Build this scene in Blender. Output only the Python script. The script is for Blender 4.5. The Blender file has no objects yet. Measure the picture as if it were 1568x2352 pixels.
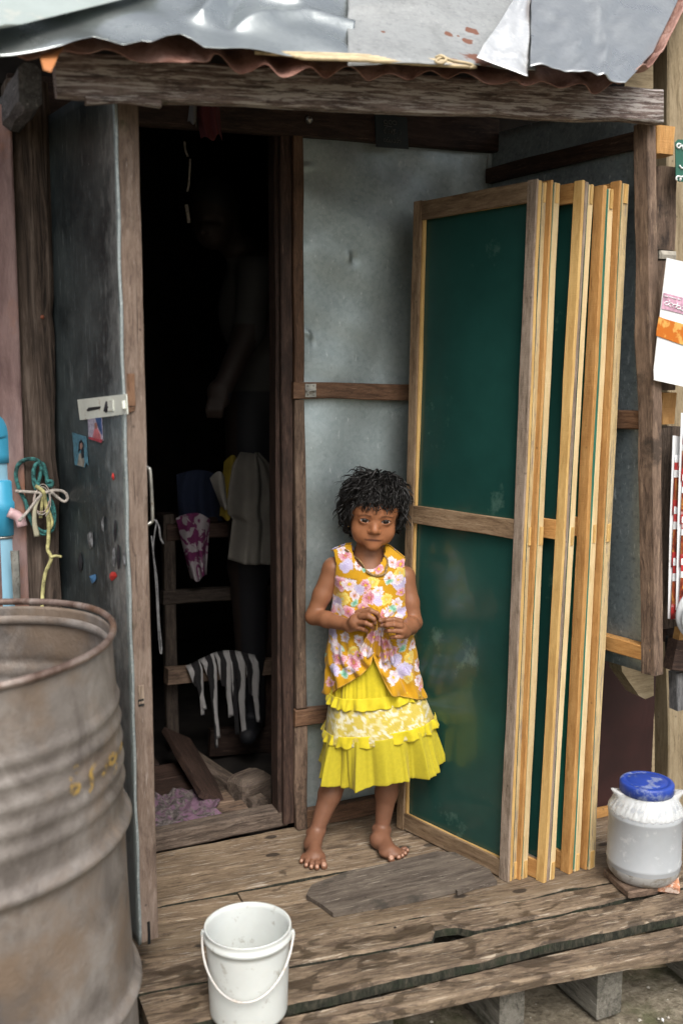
import bpy, bmesh, math, random
import numpy as np
from mathutils import Vector, Matrix
random.seed(7); RNG = np.random.default_rng(11)
SC = bpy.context.scene; COL = SC.collection

# ------------------------------------------------------------------ camera, sky, sun, exposure
F = 2287.0; PITCH = math.radians(7.867); YAW = math.radians(23.538); CZ = 1.2
cam = bpy.data.cameras.new('camera'); camo = bpy.data.objects.new('camera', cam); COL.objects.link(camo)
cam.sensor_fit = 'VERTICAL'; cam.sensor_height = 36.0; cam.sensor_width = 24.0; cam.lens = 36.0*F/2352.0
cam.clip_start = 0.02; cam.clip_end = 2000
camo.location = (0, 0, CZ); camo.rotation_euler = (math.pi/2-PITCH, 0, -YAW)
cam.dof.use_dof = True; cam.dof.focus_distance = 2.45; cam.dof.aperture_fstop = 2.8
SC.camera = camo
SUN_EL = math.radians(52); SUN_AZ = math.radians(-172)      # azimuth measured from +Y towards +X: behind the camera, a little right
world = bpy.data.worlds.new('World'); SC.world = world; world.use_nodes = True
wn = world.node_tree; bg = wn.nodes['Background']
sky = wn.nodes.new('ShaderNodeTexSky'); sky.sky_type = 'NISHITA'; sky.sun_disc = False
sky.sun_elevation = SUN_EL; sky.sun_rotation = SUN_AZ; sky.air_density = 1.3; sky.dust_density = 6.0; sky.ozone_density = 1.0
hsv = wn.nodes.new('ShaderNodeHueSaturation'); hsv.inputs['Saturation'].default_value = .38
wn.links.new(sky.outputs[0], hsv.inputs['Color']); wn.links.new(hsv.outputs[0], bg.inputs[0]); bg.inputs[1].default_value = 0.14
sl = bpy.data.lights.new('sun', 'SUN'); so = bpy.data.objects.new('sun', sl); COL.objects.link(so)
sl.energy = 1.3; sl.angle = math.radians(28); sl.color = (1.0, 0.95, 0.88)
sdir = Vector((math.sin(SUN_AZ)*math.cos(SUN_EL), math.cos(SUN_AZ)*math.cos(SUN_EL), math.sin(SUN_EL)))
so.rotation_euler = (-sdir).to_track_quat('-Z', 'Y').to_euler()
SC.view_settings.view_transform = 'Standard'; SC.view_settings.look = 'None'
SC.view_settings.exposure = 0.45; SC.view_settings.gamma = 1.0; SC.view_settings.use_curve_mapping = False

# ------------------------------------------------------------------ surveying: a sight line of the photograph met with a real plane
_r = np.array([math.cos(YAW), -math.sin(YAW), 0.]); _h = np.array([math.sin(YAW), math.cos(YAW), 0.])
_f = _h*math.cos(PITCH)+np.array([0, 0, -math.sin(PITCH)]); _u = np.cross(_r, _f); _C = np.array([0, 0, CZ])
def ray(x, y): return _f+_r*(x-784)/F+_u*(1176-y)/F
def atz(x, y, z): d = ray(x, y); return _C+d*(z-CZ)/d[2]
def aty(x, y, Y): d = ray(x, y); return _C+d*Y/d[1]
def atx(x, y, X): d = ray(x, y); return _C+d*X/d[0]
def atd(x, y, D): d = ray(x, y); return _C+d*D/(d@_h)
def atpl(x, y, p, n): d = ray(x, y); return _C+d*(np.dot(np.array(p)-_C, n)/np.dot(d, n))

# ------------------------------------------------------------------ object helpers
W = {}
def thing(name, label, cat, loc, group=None):
    o = bpy.data.objects.new(name, None); COL.objects.link(o); o.empty_display_size = .05
    o.location = tuple(float(v) for v in loc); W[o.name] = Matrix.Translation(Vector(o.location))
    tag(o, label, cat, group); return o
def tag(o, label=None, cat=None, group=None, kind=None):
    if label: o['label'] = label
    if cat: o['category'] = cat
    if group: o['group'] = group
    if kind: o['kind'] = kind
    return o
def link(name, me, mat, parent=None, M=None):
    o = bpy.data.objects.new(name, me); COL.objects.link(o)
    if mat is not None:
        for m in (mat if isinstance(mat, (list, tuple)) else [mat]): me.materials.append(m)
    M = M or Matrix.Identity(4); o.matrix_basis = M; W[o.name] = M.copy()
    if parent is not None:
        o.parent = parent; o.matrix_parent_inverse = W[parent.name].inverted()
    return o
def mesh(name, V, Fc, mat, parent=None, M=None, smooth=False):
    me = bpy.data.meshes.new(name); me.from_pydata([tuple(float(c) for c in v) for v in V], [], [tuple(int(i) for i in f) for f in Fc]); me.update()
    if smooth: me.shade_smooth()
    return link(name, me, mat, parent, M)
def origin(o):
    """put a free-standing mesh's origin at the base of its bounding box"""
    me = o.data; n = len(me.vertices); co = np.empty(n*3); me.vertices.foreach_get('co', co); co = co.reshape(-1, 3)
    c = Vector((float((co[:, 0].min()+co[:, 0].max())/2), float((co[:, 1].min()+co[:, 1].max())/2), float(co[:, 2].min())))
    me.transform(Matrix.Translation(-c)); o.matrix_basis = o.matrix_basis @ Matrix.Translation(c); W[o.name] = o.matrix_basis.copy(); return o
def snoise(n, amp, k=6, rng=RNG):
    m = max(3, n//max(1, k)+3); a = rng.normal(0, amp, m); return np.interp(np.linspace(0, m-1, n), np.arange(m), a)
def frame(p0, p1, up):
    p0 = Vector([float(v) for v in p0]); p1 = Vector([float(v) for v in p1]); x = (p1-p0).normalized(); z = Vector([float(v) for v in up]); z = (z-x*z.dot(x)).normalized(); y = z.cross(x)
    M = Matrix((x, y, z)).transposed().to_4x4(); M.translation = p0; return M, (p1-p0).length
def prism(name, secs, mat, parent=None, M=None, smooth=False, caps=True):
    """secs: list of rings, each a list of 3D points, joined in order"""
    n = len(secs[0]); V = [p for s in secs for p in s]; Fc = []
    for i in range(len(secs)-1):
        for j in range(n):
            a = i*n+j; b = i*n+(j+1) % n; Fc.append((a, b, b+n, a+n))
    if caps: Fc.append(tuple(reversed(range(n)))); Fc.append(tuple(range((len(secs)-1)*n, len(secs)*n)))
    return mesh(name, V, Fc, mat, parent, M, smooth)
def beam(name, p0, p1, w, t, up, mat, parent=None, jit=.0012, ch=.0025, seg=None, slant=(0, 0), taper=1.0):
    """a sawn timber from p0 to p1: width w across, thickness t along `up`, wavering edges and worn arrises"""
    M, L = frame(p0, p1, up); seg = seg or max(2, min(40, int(L/.05))); n = seg+1
    xs = np.linspace(0, L, n); k = 4
    jl, jr, jt, jb = (snoise(n, jit, k) for _ in range(4)); secs = []
    for i, x in enumerate(xs):
        q = 1+(taper-1)*x/L
        a = -w/2*q+jl[i]; b = w/2*q+jr[i]; c = -t/2*q+jb[i]; d = t/2*q+jt[i]; e = ch*(.6+.8*random.random())
        dx = (slant[0]*(1-x/L) + slant[1]*x/L)
        ring = [(a+e, c), (b-e, c), (b, c+e), (b, d-e), (b-e, d), (a+e, d), (a, d-e), (a, c+e)]
        secs.append([(x+dx*(yy/w) if i in (0, n-1) else x, yy, zz) for yy, zz in ring])
    return prism(name, secs, mat, parent, M)
def box(name, c, size, mat, parent=None, rz=0., ch=.003, M=None):
    """a chamfered block; c is the middle of its base"""
    sx, sy, sz = [s/2 for s in size]; e = min(ch, sx*.4, sy*.4, sz*.4)
    def ring(x, y, z): return [(x-e, -y, z), (x, -y+e, z), (x, y-e, z), (x-e, y, z), (-x+e, y, z), (-x, y-e, z), (-x, -y+e, z), (-x+e, -y, z)]
    secs = [ring(sx-e, sy-e, 0), ring(sx, sy, e), ring(sx, sy, 2*sz-e), ring(sx-e, sy-e, 2*sz)]
    Mx = M or (Matrix.Translation(Vector([float(v) for v in c])) @ Matrix.Rotation(rz, 4, 'Z'))
    return prism(name, secs, mat, parent, Mx)
def lathe(name, prof, mat, parent=None, M=None, n=48, closed=False):
    V = []; Fc = []
    for r, z in prof:
        for j in range(n): a = 2*math.pi*j/n; V.append((r*math.cos(a), r*math.sin(a), z))
    for i in range(len(prof)-1):
        for j in range(n):
            b = (j+1) % n; Fc.append((i*n+j, i*n+b, (i+1)*n+b, (i+1)*n+j))
    return mesh(name, V, Fc, mat, parent, M, True)
def smoothpath(P, k=6):
    P = np.array(P, float); out = []
    Q = np.vstack([2*P[0]-P[1], P, 2*P[-1]-P[-2]])
    for i in range(1, len(Q)-2):
        for t in np.linspace(0, 1, k, endpoint=False):
            a, b, c, d = Q[i-1], Q[i], Q[i+1], Q[i+2]
            out.append(.5*((2*b)+(c-a)*t+(2*a-5*b+4*c-d)*t*t+(-a+3*b-3*c+d)*t**3))
    out.append(P[-1]); return np.array(out)
def tubegeo(P, R, sides=8, flat=1.0):
    P = np.array(P, float); n = len(P); R = np.full(n, R) if np.isscalar(R) else np.array(R)
    T = np.gradient(P, axis=0); T /= np.linalg.norm(T, axis=1)[:, None]+1e-12
    up = np.array([0, 0, 1.]) if abs(T[0, 2]) < .9 else np.array([1., 0, 0]); nrm = up-T[0]*(up@T[0]); nrm /= np.linalg.norm(nrm)
    V = []; Fc = []
    for i in range(n):
        nrm = nrm-T[i]*(nrm@T[i]); nrm /= np.linalg.norm(nrm)+1e-12; bi = np.cross(T[i], nrm)
        for j in range(sides):
            a = 2*math.pi*j/sides; V.append(P[i]+R[i]*(math.cos(a)*nrm+flat*math.sin(a)*bi))
    for i in range(n-1):
        for j in range(sides):
            b = (j+1) % sides; Fc.append((i*sides+j, i*sides+b, (i+1)*sides+b, (i+1)*sides+j))
    Fc.append(tuple(reversed(range(sides)))); Fc.append(tuple(range((n-1)*sides, n*sides)))
    return V, Fc
def tube(name, P, R, mat, parent=None, sides=10, k=6, flat=1.0):
    V, Fc = tubegeo(smoothpath(P, k) if k > 1 else P, R, sides, flat); return mesh(name, V, Fc, mat, parent, None, True)
def merge(geos):
    V = []; Fc = []
    for v, f in geos:
        o = len(V); V += [tuple(p) for p in v]; Fc += [tuple(i+o for i in q) for q in f]
    return V, Fc
def sheet(name, fn, nu, nv, mat, parent=None, th=.0012, smooth=True, nrm=None):
    """a thin sheet through fn(u, v), u and v in 0..1, given real thickness"""
    G = np.array([[fn(i/nu, j/nv) for i in range(nu+1)] for j in range(nv+1)], float)
    du = np.gradient(G, axis=1); dv = np.gradient(G, axis=0); Nn = np.cross(du, dv); Nn /= np.linalg.norm(Nn, axis=2)[..., None]+1e-12
    A = G.reshape(-1, 3); B = (G-Nn*th).reshape(-1, 3); V = np.vstack([A, B]); w = nu+1; o = len(A); Fc = []
    for j in range(nv):
        for i in range(nu):
            a = j*w+i; Fc.append((a, a+1, a+w+1, a+w)); Fc.append((o+a, o+a+w, o+a+w+1, o+a+1))
    rim = [i for i in range(w)]+[j*w+nu for j in range(1, nv+1)]+[nv*w+i for i in range(nu-1, -1, -1)]+[j*w for j in range(nv-1, 0, -1)]
    for a, b in zip(rim, rim[1:]+rim[:1]): Fc.append((b, a, o+a, o+b))
    o_ = mesh(name, V, Fc, mat, parent, None, smooth); return o_
def poly_plate(name, pts, th, nrm, mat, parent=None):
    """a flat plate with outline pts (3D) and thickness th behind them"""
    pts = [np.array(p, float) for p in pts]; nrm = np.array(nrm, float); nrm /= np.linalg.norm(nrm); n = len(pts)
    V = pts+[p-nrm*th for p in pts]; Fc = [tuple(range(n)), tuple(reversed(range(n, 2*n)))]
    for i in range(n): j = (i+1) % n; Fc.append((i, i+n, j+n, j))
    o = mesh(name, V, Fc, mat, parent); bm = bmesh.new(); bm.from_mesh(o.data); bmesh.ops.recalc_face_normals(bm, faces=bm.faces); bm.to_mesh(o.data); bm.free(); return o

# ------------------------------------------------------------------ material helpers
def lin(h):
    h = h.lstrip('#'); c = [int(h[i:i+2], 16)/255 for i in (0, 2, 4)]
    return tuple(v/12.92 if v <= .04045 else ((v+.055)/1.055)**2.4 for v in c)+(1.,)
def c4(c): return lin(c) if isinstance(c, str) else (tuple(c)+(1.,) if len(c) == 3 else tuple(c))
class MB:
    def __init__(s, name, rough=.6, metal=0., spec=.5):
        s.m = bpy.data.materials.new(name); s.m.use_nodes = True; s.t = s.m.node_tree; s.b = s.t.nodes['Principled BSDF']
        s.b.inputs['Roughness'].default_value = rough; s.b.inputs['Metallic'].default_value = metal; s.b.inputs['Specular IOR Level'].default_value = spec
    def n(s, typ, props=None, **ins):
        nd = s.t.nodes.new('ShaderNode'+typ)
        for k, v in (props or {}).items(): setattr(nd, k, v)
        for k, v in ins.items(): s.put(nd.inputs[k.replace('_', ' ')], v)
        return nd
    def put(s, sock, v):
        if isinstance(v, bpy.types.NodeSocket): s.t.links.new(v, sock)
        else: sock.default_value = v
    def set(s, **k):
        for a, v in k.items(): s.put(s.b.inputs[a.replace('_', ' ')], v)
    def coord(s, scale=(1, 1, 1), rand=True, kind='Object'):
        tc = s.n('TexCoord'); v = tc.outputs[kind]
        if rand:
            oi = s.n('ObjectInfo'); mu = s.n('Math', {'operation': 'MULTIPLY'}); s.put(mu.inputs[0], oi.outputs['Random']); mu.inputs[1].default_value = 37.
            ad = s.n('VectorMath', {'operation': 'ADD'}); s.put(ad.inputs[0], v); s.put(ad.inputs[1], mu.outputs[0]); v = ad.outputs[0]
        mp = s.n('Mapping'); s.put(mp.inputs['Vector'], v); mp.inputs['Scale'].default_value = scale; return mp.outputs[0]
    def noise(s, v, scale=5, detail=5, rough=.55, dist=0., col=False):
        nd = s.n('TexNoise'); s.put(nd.inputs['Vector'], v); nd.inputs['Scale'].default_value = scale; nd.inputs['Detail'].default_value = detail
        nd.inputs['Roughness'].default_value = rough; nd.inputs['Distortion'].default_value = dist
        mr = s.n('MapRange'); s.put(mr.inputs[0], nd.outputs['Fac']); mr.inputs[1].default_value = .5-.5/1.8; mr.inputs[2].default_value = .5+.5/1.8; return mr.outputs[0]
    def vor(s, v, scale=5, feat='F1', rand=1.):
        nd = s.n('TexVoronoi', {'feature': feat}); s.put(nd.inputs['Vector'], v); nd.inputs['Scale'].default_value = scale; nd.inputs['Randomness'].default_value = rand; return nd
    def ramp(s, fac, stops, interp='LINEAR'):
        nd = s.n('ValToRGB'); s.put(nd.inputs[0], fac); cr = nd.color_ramp; cr.interpolation = interp
        while len(cr.elements) < len(stops): cr.elements.new(.5)
        for e, (p, c) in zip(cr.elements, stops): e.position = p; e.color = c4(c) if not isinstance(c, (int, float)) else (c, c, c, 1)
        return nd.outputs[0]
    def mix(s, fac, a, b, blend='MIX'):
        nd = s.n('Mix', {'data_type': 'RGBA', 'blend_type': blend}); s.put(nd.inputs[0], fac)
        for k, v in ((6, a), (7, b)): s.put(nd.inputs[k], v if isinstance(v, bpy.types.NodeSocket) else c4(v))
        return nd.outputs[2]
    def math(s, op, a, b=0.): nd = s.n('Math', {'operation': op}); s.put(nd.inputs[0], a); s.put(nd.inputs[1], b); return nd.outputs[0]
    def sep(s, v): return s.n('SeparateXYZ', None, Vector=v).outputs
    def bump(s, h, strength=.3, dist=.002):
        nd = s.n('Bump'); s.put(nd.inputs['Height'], h); nd.inputs['Strength'].default_value = strength; nd.inputs['Distance'].default_value = dist; s.put(s.b.inputs['Normal'], nd.outputs[0])
    def attr(s, name): return s.n('Attribute', {'attribute_name': name}).outputs['Color']

def wood(name, dark, mid, light, rough=.72, grain=1., wear=None, wearamt=.5, moss=None, mossamt=.62, wet=None, wetamt=.6, bump=.5, spots=True, saw=0., drops=0):
    """long-grained timber: local X runs with the grain; every board gets its own offset"""
    m = MB(name, rough, 0, .3); v3 = m.coord((1, 1, 1)); base = m.coord((1, 1, 1)); wob = m.noise(m.coord((2.5, 6, 6)), 3, 4, .6)
    vv = m.n('VectorMath', {'operation': 'MULTIPLY_ADD'}); m.put(vv.inputs[0], wob); vv.inputs[1].default_value = (0, .02, .02); m.put(vv.inputs[2], base)
    mp = m.n('Mapping'); m.put(mp.inputs['Vector'], vv.outputs[0]); mp.inputs['Scale'].default_value = (3.2*grain, 34*grain, 34*grain); v = mp.outputs[0]
    g = m.noise(v, 4, 9, .72, .25); fine = m.noise(m.coord((22, 300, 300)), 2, 5, .75); v2 = m.coord((3.5, 8, 8))
    c = m.ramp(g, [(.20, dark), (.5, mid), (.82, light)])
    c = m.mix(m.math('MULTIPLY', m.ramp(fine, [(.45, 0.), (.75, 1.)]), .55), c, m.mix(.7, c, dark))
    crk = m.noise(m.coord((1.6, 60, 60)), 3, 3, .5, .2); c = m.mix(m.ramp(crk, [(.06, .9), (.14, 0.)]), c, m.mix(.6, dark, (.008, .006, .005)))
    blot = m.noise(v2, 2.2, 7, .65, .3)
    c = m.mix(m.ramp(blot, [(.50, 0.), (.85, .65)]), c, dark); c = m.mix(m.ramp(m.noise(m.coord((2, 5, 5)), 2.6, 6, .65, .3), [(.52, 0.), (.85, .6)]), c, light)
    if wear is not None:
        wv = m.noise(m.coord((3.2, 44, 44)), 4, 8, .72, .3); c = m.mix(m.ramp(wv, [(wearamt, 0.), (wearamt+.1, .85)]), c, wear)
    if moss is not None:
        c = m.mix(m.ramp(m.noise(v3, 7, 7, .65), [(mossamt, 0.), (mossamt+.13, .75)]), c, moss)
    rg = rough
    if wet is not None:
        wf = m.ramp(m.noise(m.coord((4, 9, 9)), 3, 5, .6, .4), [(wetamt, 0.), (wetamt+.06, 1.)]); c = m.mix(m.math('MULTIPLY', wf, .7), c, wet)
        rg = m.math('SUBTRACT', rough, m.math('MULTIPLY', wf, .35)); m.set(Roughness=rg)
    if spots:
        vo = m.vor(m.coord((1, 1, 1)), 24); c = m.mix(m.ramp(vo.outputs['Distance'], [(.0, .8), (.10, .0)]), c, m.mix(.85, c, (.01, .008, .006)))
    if drops:
        vd = m.vor(m.coord((.55, 1, 1)), 17); pick = m.ramp(m.sep(vd.outputs['Color'])[0], [(.60, 0.), (.62, 1.)]); dr = m.ramp(m.math('ADD', vd.outputs['Distance'], m.math('MULTIPLY', m.noise(v3, 60, 3), .08)), [(.19, .85), (.24, 0.)])
        c = m.mix(m.math('MULTIPLY', pick, dr), c, (.022, .017, .014))
    oi = m.n('ObjectInfo'); hs = m.n('HueSaturation'); m.put(hs.inputs['Color'], c); m.put(hs.inputs['Value'], m.math('ADD', m.math('MULTIPLY', oi.outputs['Random'], .34), .83)); c = hs.outputs[0]
    m.set(Base_Color=c); hgt = m.math('ADD', m.math('ADD', m.math('MULTIPLY', g, .8), m.math('MULTIPLY', fine, .6)), m.ramp(crk, [(.06, 0.), (.14, .8)]))
    if saw: hgt = m.math('ADD', hgt, m.math('MULTIPLY', m.noise(m.coord((120, 8, 8)), 3, 3, .5), saw))
    m.bump(hgt, bump, .003); return m.m
M_DECK = wood('weathered deck wood', (.078, .054, .036), (.205, .148, .098), (.32, .245, .165), .74, 1., (.40, .35, .29), .62, (.085, .085, .05), .80, (.07, .05, .036), .74, .6, drops=1)
M_DECKF = wood('wet front deck wood', (.055, .039, .029), (.205, .150, .104), (.36, .275, .185), .70, 1., (.47, .40, .31), .62, (.17, .12, .03), .84, (.045, .031, .02), .55, .7)
M_BEAM = wood('flaking weathered beam', (.045, .034, .031), (.20, .15, .135), (.38, .31, .285), .8, 1., (.58, .54, .52), .50, (.07, .075, .04), .70, None, .6, .9)
M_LOG = wood('grey brown log', (.045, .034, .028), (.14, .105, .082), (.24, .19, .155), .85, .7, (.26, .21, .17), .62, None, .6, None, .6, 1.)
M_DARK = wood('dark brown timber', (.016, .011, .009), (.045, .026, .02), (.09, .055, .042), .7, .9, (.16, .10, .075), .70, None, .6, None, .6, .5)
M_RED = wood('red brown rail wood', (.05, .026, .016), (.145, .078, .045), (.22, .125, .075), .62, .9, (.27, .17, .11), .68, None, .6, None, .6, .4)
M_STUD = wood('stained stud wood', (.045, .03, .023), (.17, .115, .083), (.28, .195, .14), .75, .8, (.36, .26, .18), .66, (.02, .016, .014), .60, None, .6, .6)
M_GREYW = wood('grey brown sawn wood', (.12, .09, .065), (.28, .215, .165), (.38, .305, .245), .78, .9, None, .5, None, .6, None, .6, .5, True, .4)
M_PALE = wood('pale new timber', (.58, .43, .22), (.70, .54, .30), (.77, .63, .39), .62, .6, (.33, .27, .21), .76, None, .6, None, .6, .35, False, .5)
M_PALEG = wood('grey stained pale timber', (.40, .30, .16), (.62, .47, .25), (.72, .57, .33), .62, .6, (.27, .225, .19), .56, None, .6, None, .6, .35, False, .5)
M_YEL = wood('yellow timber', (.48, .29, .10), (.62, .40, .15), (.72, .50, .21), .6, .6, None, .6, None, .6, None, .6, .35, False, .4)
M_ORG = wood('orange brown timber', (.33, .16, .05), (.49, .26, .088), (.58, .34, .13), .6, .7, None, .6, None, .6, None, .6, .35, True, .5)
M_FRAME = wood('worn brown frame wood', (.10, .06, .034), (.25, .168, .10), (.36, .262, .168), .7, .8, (.36, .28, .19), .7, None, .6, None, .6, .5)
M_TAN = wood('tan planed timber', (.19, .145, .085), (.36, .285, .18), (.45, .37, .25), .75, .7, (.2, .16, .11), .68, None, .6, None, .6, .35, True)
M_GREY = wood('old grey timber end', (.05, .05, .052), (.13, .13, .135), (.22, .22, .225), .85, .8, (.36, .36, .36), .66, None, .6, None, .6, .8)
M_PILE = wood('mossy grey joist', (.05, .047, .04), (.16, .15, .125), (.27, .255, .22), .9, .8, (.34, .33, .3), .66, (.05, .06, .03), .56, None, .6, .8)
M_DOORS = wood('door stile wood', (.10, .07, .055), (.22, .16, .125), (.33, .26, .215), .75, .8, (.4, .34, .3), .70, (.06, .06, .03), .70, None, .6, .5)
M_PLY = wood('old plywood', (.055, .043, .036), (.12, .098, .08), (.20, .168, .135), .85, .5, (.33, .29, .24), .66, (.05, .045, .038), .6, None, .6, .4)

def galv(name, base, dirt, light, rough=.38, metal=.85, scale=1., scuff=.62, rust=None, rustamt=.72, bump=.15, dirtamt=(.38, .68)):
    m = MB(name, rough, metal, .5); v = m.coord((1, 1, 1)); a = m.noise(v, 5*scale, 9, .62, .4); b = m.noise(m.coord((14, 14, 5)), 5*scale, 7, .7)
    c = m.mix(m.math('MULTIPLY', m.ramp(a, [(dirtamt[0], 0.), (dirtamt[1]+.2, 1.)]), .55), base, dirt); spg = m.vor(m.coord((1, 1, 1)), 90*scale); c = m.mix(m.math('MULTIPLY', m.sep(spg.outputs['Color'])[0], .22), c, light); c = m.mix(m.ramp(m.noise(m.coord((1, 1, 1)), 70, 5, .7), [(.55, 0.), (.9, .5)]), c, dirt); sc = m.ramp(b, [(scuff, 0.), (scuff+.12, .7)]); c = m.mix(sc, c, light)
    sp = m.vor(m.coord((1, 1, 1)), 75); dots = m.ramp(sp.outputs['Distance'], [(.05, .8), (.14, 0.)]); c = m.mix(m.math('MULTIPLY', dots, .35), c, dirt)
    met = m.math('SUBTRACT', metal, m.math('MULTIPLY', sc, .35))
    if rust is not None:
        rf = m.ramp(m.noise(m.coord((3.2, 3.2, 3.2)), 3*scale, 8, .6, .2), [(rustamt, 0.), (rustamt+.035, 1.)]); c = m.mix(rf, c, m.mix(m.noise(v, 60, 4), rust, (.06, .02, .01)))
        met = m.math('MULTIPLY', met, m.math('SUBTRACT', 1., rf))
    rr = m.math('ADD', m.math('MULTIPLY', a, .35), rough-.12); m.set(Base_Color=c, Metallic=met, Roughness=rr)
    m.bump(m.math('ADD', m.noise(v, 16, 4), m.math('MULTIPLY', b, .25)), bump, .004); return m.m
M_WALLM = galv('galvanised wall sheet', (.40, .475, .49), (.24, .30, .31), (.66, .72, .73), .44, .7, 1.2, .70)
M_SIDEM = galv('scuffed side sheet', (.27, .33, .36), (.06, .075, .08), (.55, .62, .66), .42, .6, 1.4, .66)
M_DOORM = galv('dark door sheet', (.055, .075, .078), (.02, .03, .032), (.34, .40, .41), .45, .35, 1.2, .76)
M_DOORE = galv('bright folded edge', (.34, .39, .40), (.12, .15, .16), (.62, .66, .66), .45, .5, 3.)
M_ROOFA = galv('dented roof sheet', (.52, .56, .56), (.32, .36, .365), (.62, .66, .66), .22, .9, .8, .74, (.13, .06, .035), .93)
M_ROOFB = galv('weathered roof sheet', (.32, .335, .34), (.14, .15, .155), (.46, .48, .48), .55, .35, 1.8, .70, None, .9)
M_ROOFC = galv('bright aluminium sheet', (.52, .545, .555), (.36, .385, .395), (.66, .69, .70), .28, .88, 1.6, .72)

def plain(name, col, rough=.5, metal=0., spec=.5, var=.12, scale=9, bump=.0, sub=0., trans=0., alpha=1., dirt=None, dirtamt=.66, coat=0.):
    m = MB(name, rough, metal, spec); v = m.coord((1, 1, 1)); a = m.noise(v, scale, 6, .6)
    col = c4(col); dk = tuple(x*(1-var*2) for x in col[:3]); lt = tuple(min(1, x*(1+var)) for x in col[:3]); c = m.ramp(a, [(.25, dk), (.75, lt)])
    if dirt is not None: c = m.mix(m.ramp(m.noise(v, scale*2.2, 8, .65), [(dirtamt, 0.), (dirtamt+.12, .7)]), c, dirt)
    m.set(Base_Color=c); m.b.inputs['Coat Weight'].default_value = coat
    if sub: m.b.inputs['Subsurface Weight'].default_value = sub; m.b.inputs['Subsurface Radius'].default_value = (.01, .006, .004)
    if trans: m.b.inputs['Transmission Weight'].default_value = trans
    if alpha < 1: m.b.inputs['Alpha'].default_value = alpha
    if bump: m.bump(m.noise(v, scale*5, 5), bump, .002)
    return m.m
def rusty(name, cols, rough=.8, metal=.2, scale=6., bump=.5, streak=(3, 3, 1)):
    m = MB(name, rough, metal, .4); v = m.coord(streak); a = m.noise(v, scale, 9, .65, .5); b = m.noise(m.coord((1, 1, 1)), scale*.7, 6, .6)
    c = m.ramp(a, [(.25, cols[0]), (.48, cols[1]), (.75, cols[2])]); c = m.mix(m.ramp(b, [(.5, 0.), (.72, .75)]), c, cols[3])
    m.set(Base_Color=c); m.bump(m.math('ADD', a, m.noise(v, 70, 4)), bump, .003); return m.m
M_RUSTROOF = rusty('rusted corrugated iron', ((.17, .08, .06), (.38, .21, .17), (.50, .32, .27), (.24, .11, .08)), .75, .1, 5)
M_PINKIRON = rusty('purple brown iron', ((.16, .10, .095), (.25, .165, .155), (.34, .235, .22), (.36, .14, .045)), .6, .15, 4)
M_DRUM = rusty('rusty drum steel', ((.135, .118, .107), (.215, .192, .175), (.31, .285, .265), (.225, .16, .11)), .62, .3, 5., .3, (2, 2, 1.6))
M_DRUMRIM = rusty('worn drum rim', ((.12, .075, .06), (.24, .175, .15), (.36, .30, .27), (.2, .11, .06)), .5, .5, 8, .3)
M_GREEN = plain('green painted board', (.014, .066, .056), .27, 0, .5, .12, 3, 0, dirt=(.08, .16, .13), dirtamt=.70, coat=.3)
M_GREENE = plain('teal board edge', (.02, .17, .125), .45)
M_BLACK = plain('black plate', (.008, .009, .01), .5)
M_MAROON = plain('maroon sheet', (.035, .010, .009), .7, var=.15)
M_WHITEP = plain('white bucket plastic', (.64, .67, .655), .35, 0, .5, .03, 14, sub=.08, dirt=(.36, .34, .30), dirtamt=.66)
M_BLUEP = plain('light blue pipe', (.30, .57, .74), .35, 0, .5, .06, 4)
M_BLUEF = plain('blue pipe fitting', (.06, .39, .62), .3, 0, .5, .06, 4)
M_PINKP = plain('pink plastic', (.75, .50, .52), .4)
M_JAR = plain('milky jar plastic', (.43, .455, .48), .32, 0, .5, .04, 12, sub=.1, dirt=(.58, .60, .61), dirtamt=.66)
M_JARD = plain('dusty jar foot', (.42, .42, .41), .4, 0, .5, .1, 12, dirt=(.2, .17, .13), dirtamt=.5)
M_LID = plain('blue lid plastic', (.018, .055, .33), .42, dirt=(.26, .31, .45), dirtamt=.55)
M_FILM = plain('clear plastic film', (.85, .87, .87), .18, 0, .6, .03, 10, alpha=.32, bump=.9)
M_PAPER = plain('white paper', (.82, .84, .86), .6, var=.02, scale=20, dirt=(.5, .5, .52), dirtamt=.75)
M_BRICK = plain('pale red brick', (.55, .25, .14), .85, var=.25, scale=25, bump=.6, dirt=(.66, .56, .48), dirtamt=.48)
M_CEM = plain('cement lump', (.45, .42, .36), .9, var=.2, scale=20, bump=.5)
M_ROPE = plain('teal twisted rope', (.045, .20, .19), .7, var=.4, scale=120, bump=.8)
M_CORD = plain('white grey cord', (.55, .50, .45), .75, var=.2, scale=160, bump=.8)
M_TWINE = plain('yellow twine', (.55, .51, .23), .7, var=.3, scale=60)
M_STRIP = plain('bamboo strip', (.62, .50, .31), .6, var=.2, scale=20)
M_STEEL = plain('dull steel', (.45, .45, .42), .4, .8, var=.2, scale=30, dirt=(.15, .10, .07), dirtamt=.64)
M_HASP = plain('cream enamelled steel', (.66, .69, .62), .45, .1, var=.06, scale=12, dirt=(.30, .13, .05), dirtamt=.72)
M_CHALK = plain('white sign paint', (.78, .8, .8), .7, var=.05)
M_SIGNG = plain('green sign enamel', (.025, .12, .085), .4, var=.1, dirt=(.1, .2, .16), dirtamt=.7)
M_SIGND = plain('dark blue green plate', (.008, .016, .018), .5, var=.1)
M_DIM = plain('dark plank wall', (.02, .016, .014), .9, var=.3, scale=12)  # very dark tone for the room shell and the boards beside it
M_PALEROOF = plain('pale painted sheet edge', (.38, .44, .43), .45, .1, var=.05, dirt=(.5, .5, .45), dirtamt=.66)
M_GAP = rusty('mossy plank edge', ((.014, .014, .010), (.028, .030, .020), (.07, .062, .045), (.025, .034, .018)), .9, 0, 30, .8)
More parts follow.
